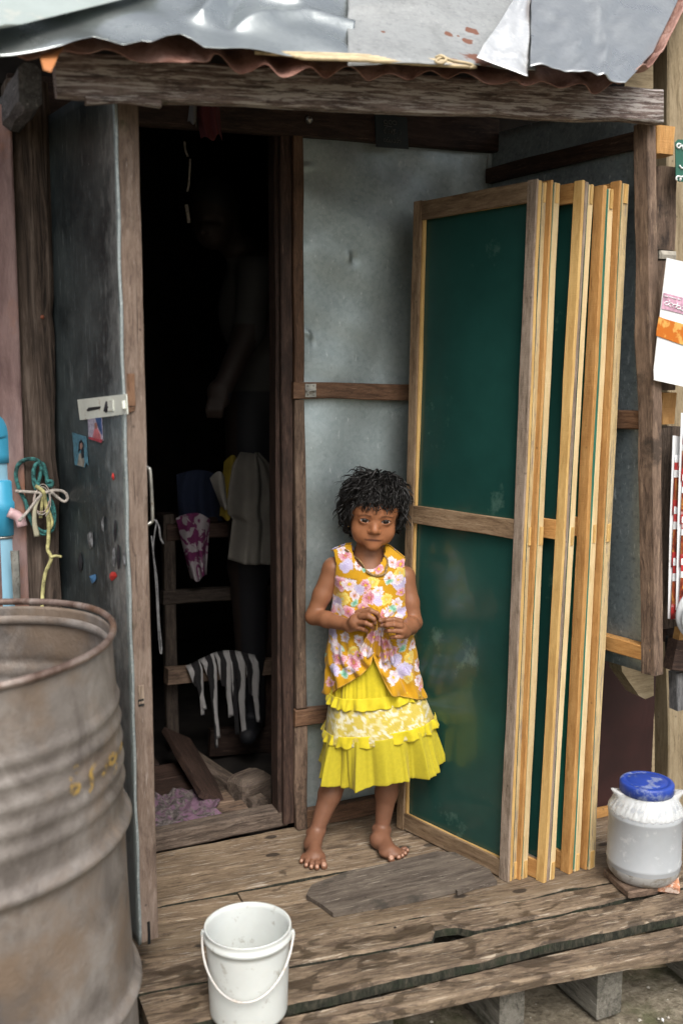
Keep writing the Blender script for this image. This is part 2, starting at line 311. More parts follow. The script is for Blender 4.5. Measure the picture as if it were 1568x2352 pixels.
# ================================================================== THE SETTING
def ground():
    m = MB('trodden earth', .95, 0, .2); v = m.coord((1, 1, 1), False); a = m.noise(v, 3, 8, .6); b = m.noise(v, 40, 6, .7); g = m.noise(v, 2.2, 7, .65)
    c = m.ramp(b, [(.3, (.16, .135, .10)), (.55, (.27, .235, .175)), (.8, (.36, .32, .25))]); c = m.mix(m.ramp(a, [(.42, 0.), (.7, .6)]), c, (.12, .10, .07))
    c = m.mix(m.ramp(g, [(.50, 0.), (.64, .7)]), c, (.075, .085, .035)); m.set(Base_Color=c); m.bump(m.math('ADD', b, m.math('MULTIPLY', a, 2.)), .8, .01)
    V = []; Fc = []; xs = np.concatenate([[-300, -60, -12, -3], np.linspace(-.6, 3, 60), [6, 14, 60, 300]]); ys = np.concatenate([[-300, -60, -12, -3, 0], np.linspace(.6, 3, 44), [6, 14, 60, 300]])
    for y in ys:
        for x in xs: V.append((x, y, -.19+.006*math.sin(7*x+3*y)*math.cos(9*y-2*x)+.004*math.sin(23*x)*math.sin(19*y)))
    w = len(xs)
    for j in range(len(ys)-1):
        for i in range(w-1): Fc.append((j*w+i, j*w+i+1, (j+1)*w+i+1, (j+1)*w+i))
    o = mesh('ground', V, Fc, m.m, None, None, True); o['kind'] = 'structure'
ground()
def ipl(pts):
    X = [p[0] for p in pts]; Y = [p[1] for p in pts]; return lambda x: float(np.interp(x, X, Y))
LA = ipl([(.3, 2.247), (.496, 2.234), (.845, 2.209), (1.5, 2.175), (1.9, 2.15)]); LB = ipl([(.3, 2.122), (.469, 2.113), (.822, 2.096), (1.023, 2.085), (1.5, 2.06), (1.9, 2.04)])
LC = ipl([(.3, 2.06), (.453, 2.045), (.7, 2.01), (1.5, 1.93), (1.9, 1.9)]); LD = ipl([(.3, 1.915), (.688, 1.872), (.96, 1.842), (1.25, 1.81), (1.9, 1.76)])
LE = ipl([(.3, 1.816), (.364, 1.812), (.656, 1.78), (.854, 1.757), (1.047, 1.742), (1.461, 1.718), (1.9, 1.69)])
LFa = ipl([(.3, 1.70), (.613, 1.664), (.864, 1.650), (1.197, 1.637), (1.54, 1.612), (1.9, 1.59)])
LG = ipl([(.3, 1.66), (.599, 1.620), (.834, 1.583), (1.142, 1.56), (1.452, 1.517), (1.9, 1.46)])
deck = thing('porch_deck', 'weathered plank deck of the porch with gaps, damp patches and a rotten hole', 'deck', (1.0, 1.95, -.19))
def plank(x0, x1, yb, yf, z, th, mat, name='plank', gap=.0014, cup=.002, front_dark=True):
    z += random.uniform(-.0018, .0012)
    n = max(4, int((x1-x0)/.025)); xs = np.linspace(x0, x1, n); jb = snoise(n, .0011, 2); jf = snoise(n, .0013, 2); jz = snoise(n, .0012, 5); secs = []
    ym = (yb((x0+x1)/2)+yf((x0+x1)/2))/2; sk = (yf(x1)-yf(x0))/(x1-x0)
    M = Matrix.Translation((x0, ym, z)) @ Matrix.Rotation(math.atan(sk), 4, 'Z'); Mi = M.inverted()
    for i, x in enumerate(xs):
        b = yb(x)-gap+jb[i]; f = yf(x)+gap+jf[i]; c = .0042+.003*random.random(); zz = z+jz[i]
        r_ = [(f, z-th), (f-.0, zz-c*.9), (f+c, zz), (f+(b-f)*.35, zz-cup), (f+(b-f)*.7, zz-cup*.8), (b-c, zz), (b, zz-c*1.3), (b, z-th)]
        secs.append([Mi @ Vector((x, yy, z_)) for yy, z_ in r_])
    o = prism(name, secs, [mat, M_GAP], deck, M)
    if front_dark:
        for i_, f in enumerate(o.data.polygons):
            if i_ < (n-1)*8 and i_ % 8 in (0, 7): f.material_index = 1
    return o
wallL = lambda x: 2.372
plank(.36, 1.9, wallL, LA, 0, .022, M_DECK); plank(.36, 1.9, LA, lambda x: LB(x)+.007-.003*x, .001, .022, M_DECK)
plank(.36, .648, LB, LC, 0, .022, M_DECK); plank(.651, 1.9, LB, LC, -.001, .022, M_DECK)
plank(.36, 1.9, LC, LD, 0, .022, M_DECK)
hole = ipl([(.3, 0), (.975, 0), (.985, .012), (1.0, .036), (1.02, .034), (1.045, .028), (1.062, .022), (1.067, .0), (1.9, 0)])
plank(.355, 1.9, LD, lambda x: LE(x)+hole(x), .001, .022, M_DECKF, gap=.002)
hole2 = ipl([(.3, 0), (.97, 0), (.98, .004), (.99, .004), (1.02, .003), (1.06, 0), (1.9, 0)])
plank(.355, 1.9, lambda x: LE(x)-hole2(x)-.005+.003*math.sin(3*x), LFa, -.002, .026, M_DECKF)
plank(.33, 1.85, lambda x: LFa(x)-.012, LG, -.014, .024, M_DECKF, gap=.002, front_dark=False)
for cx, w_, y0 in ((1.322, .066, 1.585), (1.085, .052, 1.605), (1.60, .09, 1.60), (.80, .06, 1.64), (.52, .06, 1.66)):
    beam('joist', (cx, y0, -.112 if cx < 1.5 else -.105), (cx-.01, 2.36, -.112), w_, .135 if cx > 1.2 else .12, (0, 0, 1), M_PILE, deck, .003, .006)
nailm = None
for k in range(46):
    X_ = random.uniform(.46, 1.45); L_ = random.choice((LA, LB, LC, LD, LE, LFa)); Y_ = L_(X_)+random.choice((-1, 1))*random.uniform(.016, .028); r_ = random.uniform(.0022, .0036)
    if nailm is None: nailm = lathe('nail_head', [(0, .0007), (.0026, .0005), (.0032, 0)], plain('blackened nail', (.03, .024, .02), .7, .3), deck, Matrix.Translation((X_, Y_, .0012)), 8)
    else:
        o = nailm.copy(); COL.objects.link(o); o.parent = deck; o.matrix_basis = Matrix.Translation((X_, Y_, .0012)) @ Matrix.Diagonal((r_/.003, r_/.003, 1, 1))
o = mesh('board_under_deck', [(1.37, 1.75, -.19), (1.58, 1.70, -.19), (1.60, 1.72, -.10), (1.52, 1.80, -.05), (1.36, 1.80, -.09), (1.37, 1.78, -.19), (1.58, 1.73, -.19), (1.60, 1.75, -.10), (1.52, 1.83, -.05), (1.36, 1.83, -.09)],
         [(0, 1, 2, 3, 4), (9, 8, 7, 6, 5), (0, 5, 6, 1), (1, 6, 7, 2), (2, 7, 8, 3), (3, 8, 9, 4), (4, 9, 5, 0)], M_TAN)
tag(o, 'brown broken board lying in the shade under the deck edge', 'board'); origin(o)

# ------------------------------------------------------------------ the shack
shack = thing('shack', 'small timber and sheet metal shack with an open dark doorway', 'shack', (.9, 2.37, -.19))
YW = 2.36
def wx(px, py, Y=YW): return aty(px, py, Y)
# front beam
b = beam('fascia_beam', (.262, 1.815, 1.699), (1.549, 1.815, 1.779), .069, .03, (0, -1, 0), M_BEAM, shack, .002, .004, 40)
beam('beam_splinter', (.31, 1.804, 1.664), (.44, 1.804, 1.671), .010, .018, (0, -1, 0), M_BEAM, shack, .002, .002)
# lintel, jambs, studs, rails of the front wall
beam('lintel', (.24, 2.352, 1.798), (1.47, 2.352, 1.826), .085, .03, (0, -1, 0), M_DARK, shack, .0015)
beam('upper_wall_board', (-.1, 2.385, 2.0), (1.9, 2.385, 2.03), .36, .02, (0, -1, 0), M_DIM, shack)
beam('door_jamb', (.873, 2.372, .02), (.878, 2.372, 1.80), .03, .045, (0, -1, 0), M_DARK, shack)
beam('jamb_strip', (.857, 2.39, .045), (.864, 2.39, 1.80), .022, .05, (0, -1, 0), M_DARK, shack)
beam('wall_stud', (.9065, 2.352, 1.181), (.9065, 2.352, 1.79), .027, .024, (0, -1, 0), M_RED, shack)
beam('wall_stud', (.907, 2.352, .336), (.9055, 2.352, 1.137), .028, .024, (0, -1, 0), M_STUD, shack, .0015)
beam('wall_stud', (.904, 2.350, .002), (.904, 2.350, .288), .034, .026, (0, -1, 0), M_STUD, shack, .0015)
rail = beam('wall_rail', (.887, 2.348, 1.160), (1.44, 2.348, 1.150), .042, .026, (0, -1, 0), M_RED, shack)
beam('wall_rail', (.886, 2.348, .311), (1.44, 2.348, .300), .044, .026, (0, -1, 0), M_RED, shack)
beam('wall_rail', (.92, 2.352, .026), (1.44, 2.352, .030), .05, .024, (0, -1, 0), M_RED, shack)
def dents(L):
    def f(x, z): return sum(a*math.exp(-(((x-cx)*math.cos(t)+(z-cz)*math.sin(t))/sx)**2-((-(x-cx)*math.sin(t)+(z-cz)*math.cos(t))/sz)**2) for cx, cz, sx, sz, t, a in L)
    return f
c1 = wx(797, 592); c2 = wx(712, 768); c3 = wx(745, 385); c4_ = wx(700, 383)
dU = dents([(c1[0], c1[2], .005, .012, .3, .004), (c1[0]+.012, c1[2]-.004, .012, .014, 0, -.003), (c2[0], c2[2], .006, .02, .9, .004), (c2[0]+.01, c2[2]-.012, .006, .014, .2, -.003), (c4_[0], c4_[2], .02, .006, .2, .003), (1.1, 1.55, .16, .12, .4, .010), (1.25, 1.3, .1, .2, 0, -.006)])
sheet('wall_sheet', lambda u, v: (.915+.55*u, 2.364-1.7*dU(.915+.55*u, 1.165+.63*v)+.0035*math.sin(7*u+4*v)+.002*math.sin(17*u-9*v+2)+.0012*math.sin(31*v+11*u), 1.165+.63*v), 100, 110, M_WALLM, shack, -.001)
dL = dents([(1.0, .95, .06, .1, .5, .004), (1.15, .6, .1, .1, 0, -.006), (.97, .42, .004, .004, 0, .003)])
sheet('wall_sheet', lambda u, v: (.915+.55*u, 2.366-1.7*dL(.915+.55*u, .31+.84*v)+.003*math.sin(5*u+6*v)+.002*math.sin(15*u-11*v)+.0012*math.sin(33*v+9*u), .31+.84*v), 60, 90, M_WALLM, shack, -.001)
sheet('wall_sheet', lambda u, v: (.915+.55*u, 2.366+.002*math.sin(9*u), .02+.285*v), 30, 16, M_WALLM, shack, -.001)
# small hasp staple on the middle rail
p = aty(713, 897, 2.334); hb = box('hasp_staple', (p[0], p[1], p[2]-.017), (.030, .003, .034), M_STEEL, rail, 0, .001)
for dx, dz in ((-.008, .012), (.008, .012), (-.008, -.011), (.008, -.011)): lathe('screw_head', [(0, .0018), (.0022, .001), (.0025, 0)], M_STEEL, rail, Matrix.Translation((p[0]+dx, p[1]-.0015, p[2]+dz)) @ Matrix.Rotation(math.pi/2, 4, 'X'), 10)
tube('staple_loop', [(p[0]-.013, p[1]-.001, p[2]), (p[0]-.011, p[1]-.008, p[2]-.003), (p[0], p[1]-.010, p[2]+.001), (p[0]+.011, p[1]-.008, p[2]-.003), (p[0]+.013, p[1]-.001, p[2])], .0016, M_STEEL, rail)
# threshold and side
beam('threshold', (.30, 2.395, .021), (.875, 2.392, .028), .05, .055, (0, -1, 0), M_LOG, shack, .002, .006)
# side wall on the right, a little skewed to the front wall
SW0 = np.array([1.463, 2.36, 0.]); SWD = np.array([.189, -.982, 0.]); SWN = np.array([-.982, -.189, 0.])
def swp(t, z, off=0.): return SW0+SWD*t+SWN*off+np.array([0, 0, z])
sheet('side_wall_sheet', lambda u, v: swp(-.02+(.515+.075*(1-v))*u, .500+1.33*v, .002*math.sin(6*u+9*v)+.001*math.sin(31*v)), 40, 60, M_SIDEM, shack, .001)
beam('side_rail', swp(0, 1.722, .012), swp(.52, 1.722, .012), .038, .02, SWN, M_DARK, shack)
beam('side_rail', swp(0, 1.096, .012), swp(.57, 1.096, .012), .043, .02, SWN, M_RED, shack)
beam('side_rail', swp(0, .556, .016), swp(.6, .556, .016), .036, .028, SWN, M_ORG, shack)
post = beam('corner_post', swp(.598, .510, .018), swp(.512, 1.752, .018), .044, .030, SWN, M_STUD, shack, .0016, .003)
sheet('drip_flashing', lambda u, v: swp(-.004+.006*v, 1.69+.085*u, .012+.004*math.sin(3*u)), 10, 2, M_DOORE, shack, .001)
# the room behind
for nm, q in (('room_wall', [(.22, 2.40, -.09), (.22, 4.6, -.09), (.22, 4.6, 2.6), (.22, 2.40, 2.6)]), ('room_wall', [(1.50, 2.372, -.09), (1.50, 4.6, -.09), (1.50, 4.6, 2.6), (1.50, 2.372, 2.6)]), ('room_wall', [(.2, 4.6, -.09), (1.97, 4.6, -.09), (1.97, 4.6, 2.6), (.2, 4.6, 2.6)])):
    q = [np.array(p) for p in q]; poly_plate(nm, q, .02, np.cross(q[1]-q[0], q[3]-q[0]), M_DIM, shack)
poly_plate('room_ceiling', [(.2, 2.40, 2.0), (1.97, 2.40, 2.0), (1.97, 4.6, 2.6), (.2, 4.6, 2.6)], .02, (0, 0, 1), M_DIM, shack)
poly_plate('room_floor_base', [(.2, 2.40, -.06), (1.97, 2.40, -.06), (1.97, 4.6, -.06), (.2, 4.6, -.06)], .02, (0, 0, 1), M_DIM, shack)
for i in range(7):
    y = 2.475+.115*i; x1 = .80-.02*i if i < 3 else .70-.05*(i-3); beam('floor_board', (.24, y, .012), (x1, y+.004, .012), .112, .022, (0, 0, 1), M_STUD if i < 2 else M_DARK, shack)
beam('floor_edge_board', aty(600, 1880, 2.50)*[1, 1, 0]+[0, 0, .016], aty(430, 1765, 2.95)*[1, 1, 0]+[0, 0, .016], .05, .03, (0, 0, 1), M_LOG, shack)
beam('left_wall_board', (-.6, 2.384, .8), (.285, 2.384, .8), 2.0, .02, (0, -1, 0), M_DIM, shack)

# ------------------------------------------------------------------ porch roof: corrugated iron, rising steeply to the back
RS = math.radians(42); RP = np.array([.264, 1.765, 1.741]); REX = np.array([1, 0, .063]); RES = np.array([0, math.cos(RS), math.sin(RS)]); RN = np.cross(REX, RES); RN /= np.linalg.norm(RN)
def roofpt(px, py, lift=0.): return atpl(px, py, RP+RN*lift, RN)
def roofxs(px, py, lift=0.): q = roofpt(px, py, lift)-RP-RN*lift; return float(q[0]), float((q[1])/RES[1])
def onroof(x, s, lift=0.): return RP+REX*x+RES*s+RN*lift
pk = snoise(60, .004, 1)
RXE = [roofxs(*q, .012) for q in ((1448, 200), (1505, 150), (1534, 92), (1580, 0), (1640, -140))]
def corr(u, v):
    s = -.060+1.5*v**2.2; xm = float(np.interp(s, [q[1] for q in RXE], [q[0] for q in RXE])); x = -.10+(xm+.10)*u; e = min(1, max(0, 1-(s+.060)/.075)); s += (.012*math.sin(11*x+1)+.010*math.sin(29*x))*e
    amp = .0088*(1+.45*math.sin(5.1*x+.7)); up = 0.
    wave = math.cos(2*math.pi*x/.083) if x > .24 else .2*math.cos(2*math.pi*x/.083)
    edge = .030*max(0, (x-xm+.05)/.05)**2
    return onroof(x, s, .0055+amp*wave+up+edge+.004*math.sin(9*x)*e+np.interp(u*59, range(60), pk)*e)
roof = sheet('corrugated_roof', corr, 260, 36, M_RUSTROOF, shack, .0012)
# roof continues over the house
poly_plate('rear_roof', [(-.5, 2.6, 2.5), (2.2, 2.6, 2.6), (2.2, 4.7, 2.95), (-.5, 4.7, 2.9)], .01, (0, -.3, 1), M_RUSTROOF, shack)
# rafter ends showing by the log post
tag(origin(beam('rafter_end', aty(70, 197, 1.93), aty(70, 197, 1.93)+np.array([.0, .42, .03]), .042, .078, (0, 0, 1), M_GREY, None, .001, .011)), 'blunt grey rafter end poking out above the log post', 'rafter')
# hinged door, standing open towards the street
HD = aty(322, 2165, 1.87); dxy0 = np.array([.374, 1.87]); dxy1 = np.array([.285, 2.35]); ddir = np.append(dxy1-dxy0, 0.); DL = np.linalg.norm(ddir); ddir /= DL; dn = np.array([ddir[1], -ddir[0], 0.])  # dn: to the right of the door seen from the street
if dn[0] < 0: dn = -dn
def dpt(a, b, z): return np.array([dxy0[0], dxy0[1], 0])+ddir*a+dn*b+np.array([0, 0, z])
ZB, ZT = .066, 1.735
door = beam('door', dpt(.021, .021, ZB), dpt(.021, .0235, ZT), .040, .040, dn, M_DOORS, shack, .001, .002)
beam('door_stile', dpt(DL-.02, .021, ZB), dpt(DL-.02, .021, ZT), .040, .036, dn, M_DARK, door)
for z in (.10, .42, 1.13, 1.70): beam('door_rail', dpt(.041, .021, z), dpt(DL-.04, .021, z), .04, .03, dn, M_DARK, door)
def doormat():
    m = MB('scuffed door sheet with painted sheen', .42, .4, .5); v = m.coord((1, 1, 1), False); gen = m.sep(m.coord((1, 1, 1), False, 'Generated')); st = m.noise(m.coord((26, 26, 3.0), False), 4, 8, .7); fl = m.noise(m.coord((9, 9, 4), False), 6, 9, .7); bl = m.noise(v, 5, 8, .65)
    c = m.ramp(bl, [(.3, (.022, .032, .036)), (.7, (.085, .108, .112))]); c = m.mix(m.ramp(st, [(.66, 0.), (.84, .65)]), c, (.30, .35, .36)); c = m.mix(m.ramp(m.noise(m.coord((60, 60, 22), False), 5, 4, .7), [(.80, 0.), (.9, .9)]), c, (.5, .55, .55))
    e = m.math('ADD', m.math('ADD', gen[1], m.math('MULTIPLY', m.math('SUBTRACT', gen[2], .35), .22)), m.math('MULTIPLY', m.math('SUBTRACT', fl, .5), .34)); c = m.mix(m.ramp(e, [(.0, .9), (.11, .5), (.27, 0.)]), c, m.mix(bl, (.30, .36, .365), (.58, .64, .64)))  # pale band by the near edge, narrowing upward: reflected light painted into the colour
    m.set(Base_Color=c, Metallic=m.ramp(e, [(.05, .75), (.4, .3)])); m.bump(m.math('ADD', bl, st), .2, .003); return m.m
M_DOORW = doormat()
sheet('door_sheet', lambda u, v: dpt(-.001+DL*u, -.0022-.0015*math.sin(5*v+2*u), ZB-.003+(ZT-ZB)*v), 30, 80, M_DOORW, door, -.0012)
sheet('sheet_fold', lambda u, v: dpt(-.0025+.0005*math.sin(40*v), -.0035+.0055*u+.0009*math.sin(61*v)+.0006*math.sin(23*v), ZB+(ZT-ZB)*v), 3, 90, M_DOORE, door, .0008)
def edge_patch(name, px0, py0, px1, py1, mat, depth=.0015):
    a = atpl(px0, py0, dpt(0, 0, 0), ddir); b_ = atpl(px1, py1, dpt(0, 0, 0), ddir); z0, z1 = min(a[2], b_[2]), max(a[2], b_[2]); ba = (a-dpt(0, 0, 0))@dn; bb = (b_-dpt(0, 0, 0))@dn
    beam(name, dpt(-depth/2, (ba+bb)/2, z0), dpt(-depth/2, (ba+bb)/2, z1), abs(bb-ba), depth*2, -ddir, mat, door, .0004, .0006)
edge_patch('tenon', 291, 858, 311, 932, M_RED); edge_patch('tenon', 317, 1575, 331, 1615, M_GREYW); edge_patch('tenon_gap', 318, 1606, 331, 1620, M_BLACK, .0012)
edge_patch('end_slot', 338, 2118, 346, 2166, M_BLACK, .0012)
# hasp across the sheet, cream enamel
def onsheet(px, py, off=.004): return atpl(px, py, dpt(0, -off, 0), dn)
hq = [onsheet(*q) for q in ((178, 918), (290, 905), (293, 951), (184, 965))]
poly_plate('hasp', hq, .002, -dn, M_HASP, door)
poly_plate('hasp_slot', [onsheet(*q, off=.0046) for q in ((199, 942), (204, 936), (231, 933), (230, 939), (202, 945))], .0006, -dn, M_BLACK, door)
poly_plate('hasp_boss', [onsheet(*q, off=.006) for q in ((247, 921), (259, 919), (260, 943), (248, 945))], .002, -dn, M_HASP, door)
k0 = onsheet(284, 921, .006); k1 = onsheet(286, 940, .006); tube('hasp_knuckle', [k0, (k0+k1)/2, k1], .0042, M_HASP, door, 10, 3)
poly_plate('hasp_leaf', [atpl(x, y, dpt(-.003, 0, 0), -ddir) for x, y in ((288, 935), (311, 935), (311, 942), (290, 951))], .002, -ddir, M_RED, door)
# pull handle inside the door, with a cord tied on it
hx = .052
tube('handle', [dpt(.02, .036, 1.03), dpt(.02, hx, 1.022), dpt(.018, hx+.004, 1.01), dpt(.018, hx+.006, .93), dpt(.02, hx+.003, .915), dpt(.02, .036, .91)], .0035, M_STEEL, door, 8, 4)
tube('handle_cord', [dpt(.018, hx+.006, .925), dpt(.015, hx+.012, .915), dpt(.014, hx+.008, .895), dpt(.014, hx+.004, .86), dpt(.013, hx+.010, .80), dpt(.013, hx+.012, .72), dpt(.013, hx+.016, .665), dpt(.013, hx+.013, .655), dpt(.013, hx+.010, .70), dpt(.013, hx+.007, .80), dpt(.013, hx+.001, .89)], .0013, M_GREY, door, 6, 5)
tube('handle_cord', [dpt(.016, hx+.012, .92), dpt(.015, hx+.018, .905), dpt(.015, hx+.020, .885), dpt(.015, hx+.026, .872)], .0018, M_GREY, door, 6, 5)
# worn pictures and torn scraps left on the door sheet
def sticker(name, px, cols):
    m = MB(name, .4); v = m.coord((1, 1, 1), False, 'Generated'); s_ = m.sep(v); n_ = m.noise(v, 7, 5, .6)
    m.set(Base_Color=m.mix(m.ramp(n_, [(.4, 0.), (.6, .6)]), cols[0], cols[1])); o = poly_plate('picture_card', [onsheet(*q, off=.0036) for q in px], .0006, -dn, m.m, door); return o
def patchq(name, px, col, off=.0042): poly_plate(name, [onsheet(*q, off=off) for q in px], .0004, -dn, plain(name+' ink', col, .45, var=.2, scale=60), door)
sticker('blue picture card', ((166, 993), (198, 1003), (203, 1069), (198, 1062), (195, 1074), (172, 1068)), ('#4f7f92', '#39505c'))
patchq('picture_dress', ((178, 1068), (182, 1042), (190, 1040), (194, 1060), (193, 1073)), '#8a877e'); patchq('picture_hair', ((180, 1040), (182, 1015), (187, 1010), (192, 1018), (193, 1050), (188, 1053), (186, 1030)), '#141a22', .0046); patchq('picture_face', ((184, 1030), (184, 1019), (188, 1017), (190, 1026), (187, 1033)), '#8b6f63', .005)
sticker('red blue picture card', ((202, 962), (234, 959), (237, 1012), (233, 1017), (204, 1008)), ('#a9a4b4', '#6b6478'))
patchq('picture_sky', ((219, 960), (233, 959), (235, 1000), (227, 985)), '#2d4a7c'); patchq('picture_dress', ((213, 1004), (217, 985), (223, 982), (231, 1000), (232, 1010)), '#b5656b', .0046); patchq('picture_face', ((218, 985), (217, 973), (221, 970), (224, 977), (222, 985)), '#94665c', .005); patchq('picture_band', ((204, 1003), (236, 1010), (233, 1017), (204, 1008)), '#9d3844', .005)
def scrap(name, px, py, w, h, mat, k=7):
    pts = []
    for i in range(k): a = 2*math.pi*i/k; r_ = .65+.5*random.random(); pts.append(onsheet(px+w*r_*math.cos(a), py+h*r_*math.sin(a), .0036+.002*random.random()))
    c = sum(pts)/k-dn*.003; mesh(name, pts+[c], [(i, (i+1) % k, k) for i in range(k)], mat, door)
M_SCR = plain('red scrap', (.45, .03, .025), .4); M_SCB = plain('blue scrap', (.05, .16, .32), .4); M_SCG = plain('torn paper scrap', (.18, .19, .2), .6, var=.4, scale=80); M_SCK = plain('dark torn scrap', (.012, .013, .018), .6)
scrap('sticker_scrap', 259, 1323, 10, 11, M_SCR); scrap('sticker_scrap', 214, 1329, 9, 12, M_SCB)
for px, py, w_, h_, mm in ((236, 1205, 4, 21, M_SCG), (265, 1215, 4, 30, M_SCK), (272, 1280, 5, 30, M_SCK), (286, 1280, 4, 22, M_SCG), (262, 1278, 4, 28, M_SCG), (245, 936, 7, 17, M_SCK), (184, 1290, 6, 28, M_SCK), (209, 1240, 8, 26, M_SCG), (260, 1095, 4, 9, M_SCR)): scrap('sticker_scrap', px, py, w_, h_, mm)
for py in range(1010, 2100, 88):
    q = atpl(284+(py-900)*.026-2, py, dpt(0, -.004, 0), dn); lathe('nail_head', [(0, .001), (.0022, .0005), (.0025, 0)], M_STEEL, door, Matrix.Translation(Vector(q)) @ Matrix.Rotation(-math.pi/2, 4, 'Y'), 8)
# bell push / round knob and plate on the lintel
p = aty(709, 276, 2.333); lathe('round_knob', [(0, .012), (.006, .010), (.0085, .005), (.009, 0)], M_STEEL, shack, Matrix.Translation(Vector(p)) @ Matrix.Rotation(math.pi/2, 4, 'X'), 16)
def strokes(name, L, M, wdt, mat, parent, dep=.0008):
    """painted characters as flat raised strokes; L holds polylines in plate units"""
    geos = []
    for P in L:
        P = np.array(P, float); P3 = [M @ Vector((q[0], q[1], 0)) for q in P]
        geos.append(tubegeo(np.array([list(q) for q in P3]), wdt, 6, .9))
    V, Fc = merge(geos); return mesh(name, V, Fc, mat, parent, None, True)
def arc(cx, cy, r_, a0, a1, n=12, ry=None): return [(cx+r_*math.cos(math.radians(a)), cy+(ry or r_)*math.sin(math.radians(a))) for a in np.linspace(a0, a1, n)]
q0, q1, q2, q3 = [aty(x, y, 2.330) for x, y in ((861, 262), (934, 270), (938, 342), (864, 337))]
plate = poly_plate('number_plate', [q0, q1, q2, q3], .003, (0, -1, 0), M_SIGND); tag(plate, 'dark hand painted number plate fixed to the lintel', 'sign')
def Mplate(o_, ux, uy): M = Matrix((Vector(ux).normalized(), Vector(uy).normalized(), Vector(ux).cross(Vector(uy)).normalized())).transposed().to_4x4(); M.translation = Vector([float(v) for v in o_]); return M
dimw = plain('faded sign paint', (.12, .125, .125), .7)
Mp = Mplate((q0+q1+q2+q3)/4+np.array([0, -.0012, 0]), (q1-q0), (q0-q3))
ch = []
ch += [arc(-.017, .022, .0045, 0, 360), [(-.0125, .022), (-.0125, .011), (-.019, .008)], arc(-.004, .022, .0048, 0, 360), arc(.008, .022, .0048, 200, 520), [(-.022, .0135), (.0, .0115)]]
ch += [arc(-.016, .0, .006, 110, 250), arc(.018, .0, .006, -70, 70), [(-.009, .004), (-.009, -.004), (-.003, -.005), (-.003, .003)], arc(.004, -.001, .0045, 30, 300), arc(.009, .001, .004, 90, 330), [(0, .006), (.010, .006)]]
for i, x in enumerate((-.021, -.013, -.005, .005, .013, .020)): ch += [arc(x, -.022, .0034, 40+50*i, 350+30*i)]
ch += [[(-.013, -.0155), (-.010, -.0145)], [(.013, -.0155), (.016, -.0135)]]
strokes('lettering', ch, Mp, .0009, dimw, plate)
# ================================================================== LOOSE ROOF SHEETS
def roofpatch(name, L, R, lift, nu, nv, mat, disp=None, th=.0009):
    """L and R: left and right edges as lists of picture sight points, bottom to top, laid on the roof slope"""
    Lx = [np.array(roofxs(*p, lift)) for p in L]; Rx = [np.array(roofxs(*p, lift)) for p in R]
    def ev(Q, v): i = min(int(v*(len(Q)-1)), len(Q)-2); f = v*(len(Q)-1)-i; return Q[i]*(1-f)+Q[i+1]*f
    def fn(u, v): q = ev(Lx, v)*(1-u)+ev(Rx, v)*u; return onroof(q[0], q[1], lift+(disp(q[0], q[1], u, v) if disp else 0))
    return origin(sheet(name, fn, nu, nv, mat, None, th))
def seg_d(p, a, b): ab = b-a; t = max(0, min(1, (p-a)@ab/(ab@ab))); return np.linalg.norm(p-(a+ab*t))
CRE = [np.array(roofxs(*p)) for p in ((455, 95), (505, 45), (560, 14), (615, 38), (665, 50), (720, 28), (815, -10))]
CR2 = [np.array(roofxs(*p)) for p in ((560, 14), (520, 80), (522, 118))]
CR3 = [np.array(roofxs(*p)) for p in ((522, 118), (620, 88), (700, 80), (812, 96))]
def dentA(x, s, u, v):
    p = np.array([x, s]); d1 = min(seg_d(p, a, b) for a, b in zip(CRE, CRE[1:])); d2 = min(seg_d(p, a, b) for a, b in zip(CR2, CR2[1:])); d3 = min(seg_d(p, a, b) for a, b in zip(CR3, CR3[1:]))
    return .024*math.exp(-(d1/.022)**1.3)-.014*math.exp(-(d2/.018)**1.4)+.014*math.exp(-(d3/.018)**1.5)+.004*math.sin(31*x+17*s)*math.sin(23*s-9*x)+.005*math.sin(19*x+3*s)*math.sin(11*s+1)+.006*math.sin(8*x)
def sheetA():
    lift = .036; B_ = [roofxs(*q, lift) for q in ((-170, 116), (0, 112), (110, 112), (150, 108), (180, 98), (215, 89), (250, 99), (290, 113), (330, 107), (350, 112), (380, 100), (412, 94), (440, 103), (475, 120), (520, 124), (650, 124), (815, 126))]
    bx = [q[0] for q in B_]; bs = [q[1] for q in B_]; Q0 = np.array(roofxs(815, 126, lift)); Q1 = np.array(roofxs(815, -260, lift)); sh = (Q1[0]-Q0[0])/(Q1[1]-Q0[1]); xa, xb = bx[0], bx[-1]
    def fn(u, v):
        x0 = xa+(xb-xa)*u; s0 = float(np.interp(x0, bx, bs)); s = s0+(Q1[1]-s0)*v**1.3; x = x0+sh*(s-Q0[1])*u
        return onroof(x, s, lift+dentA(x, s, u, v)+.006*math.exp(-v/.03)*math.sin(9*x0))
    return origin(sheet('roof_sheet', fn, 200, 80, M_ROOFA, None, .0009))
tag(sheetA(), 'long dented grey metal sheet lying on the left half of the roof', 'metal sheet', 'loose metal sheets on the porch roof')
tag(roofpatch('roof_sheet', [(798, 152), (798, -200)], [(1230, 160), (1230, -200)], .031, 70, 50, M_ROOFB, lambda x, s, u, v: .004*math.sin(9*x+2)+.004*math.sin(23*s+5*x)+.002*math.sin(40*x)*math.sin(31*s)+.006*math.exp(-((v-.3-.1*u)/.02)**2)), 'weathered metal sheet with brown rust spots between the dented and shiny sheets', 'metal sheet', 'loose metal sheets on the porch roof')
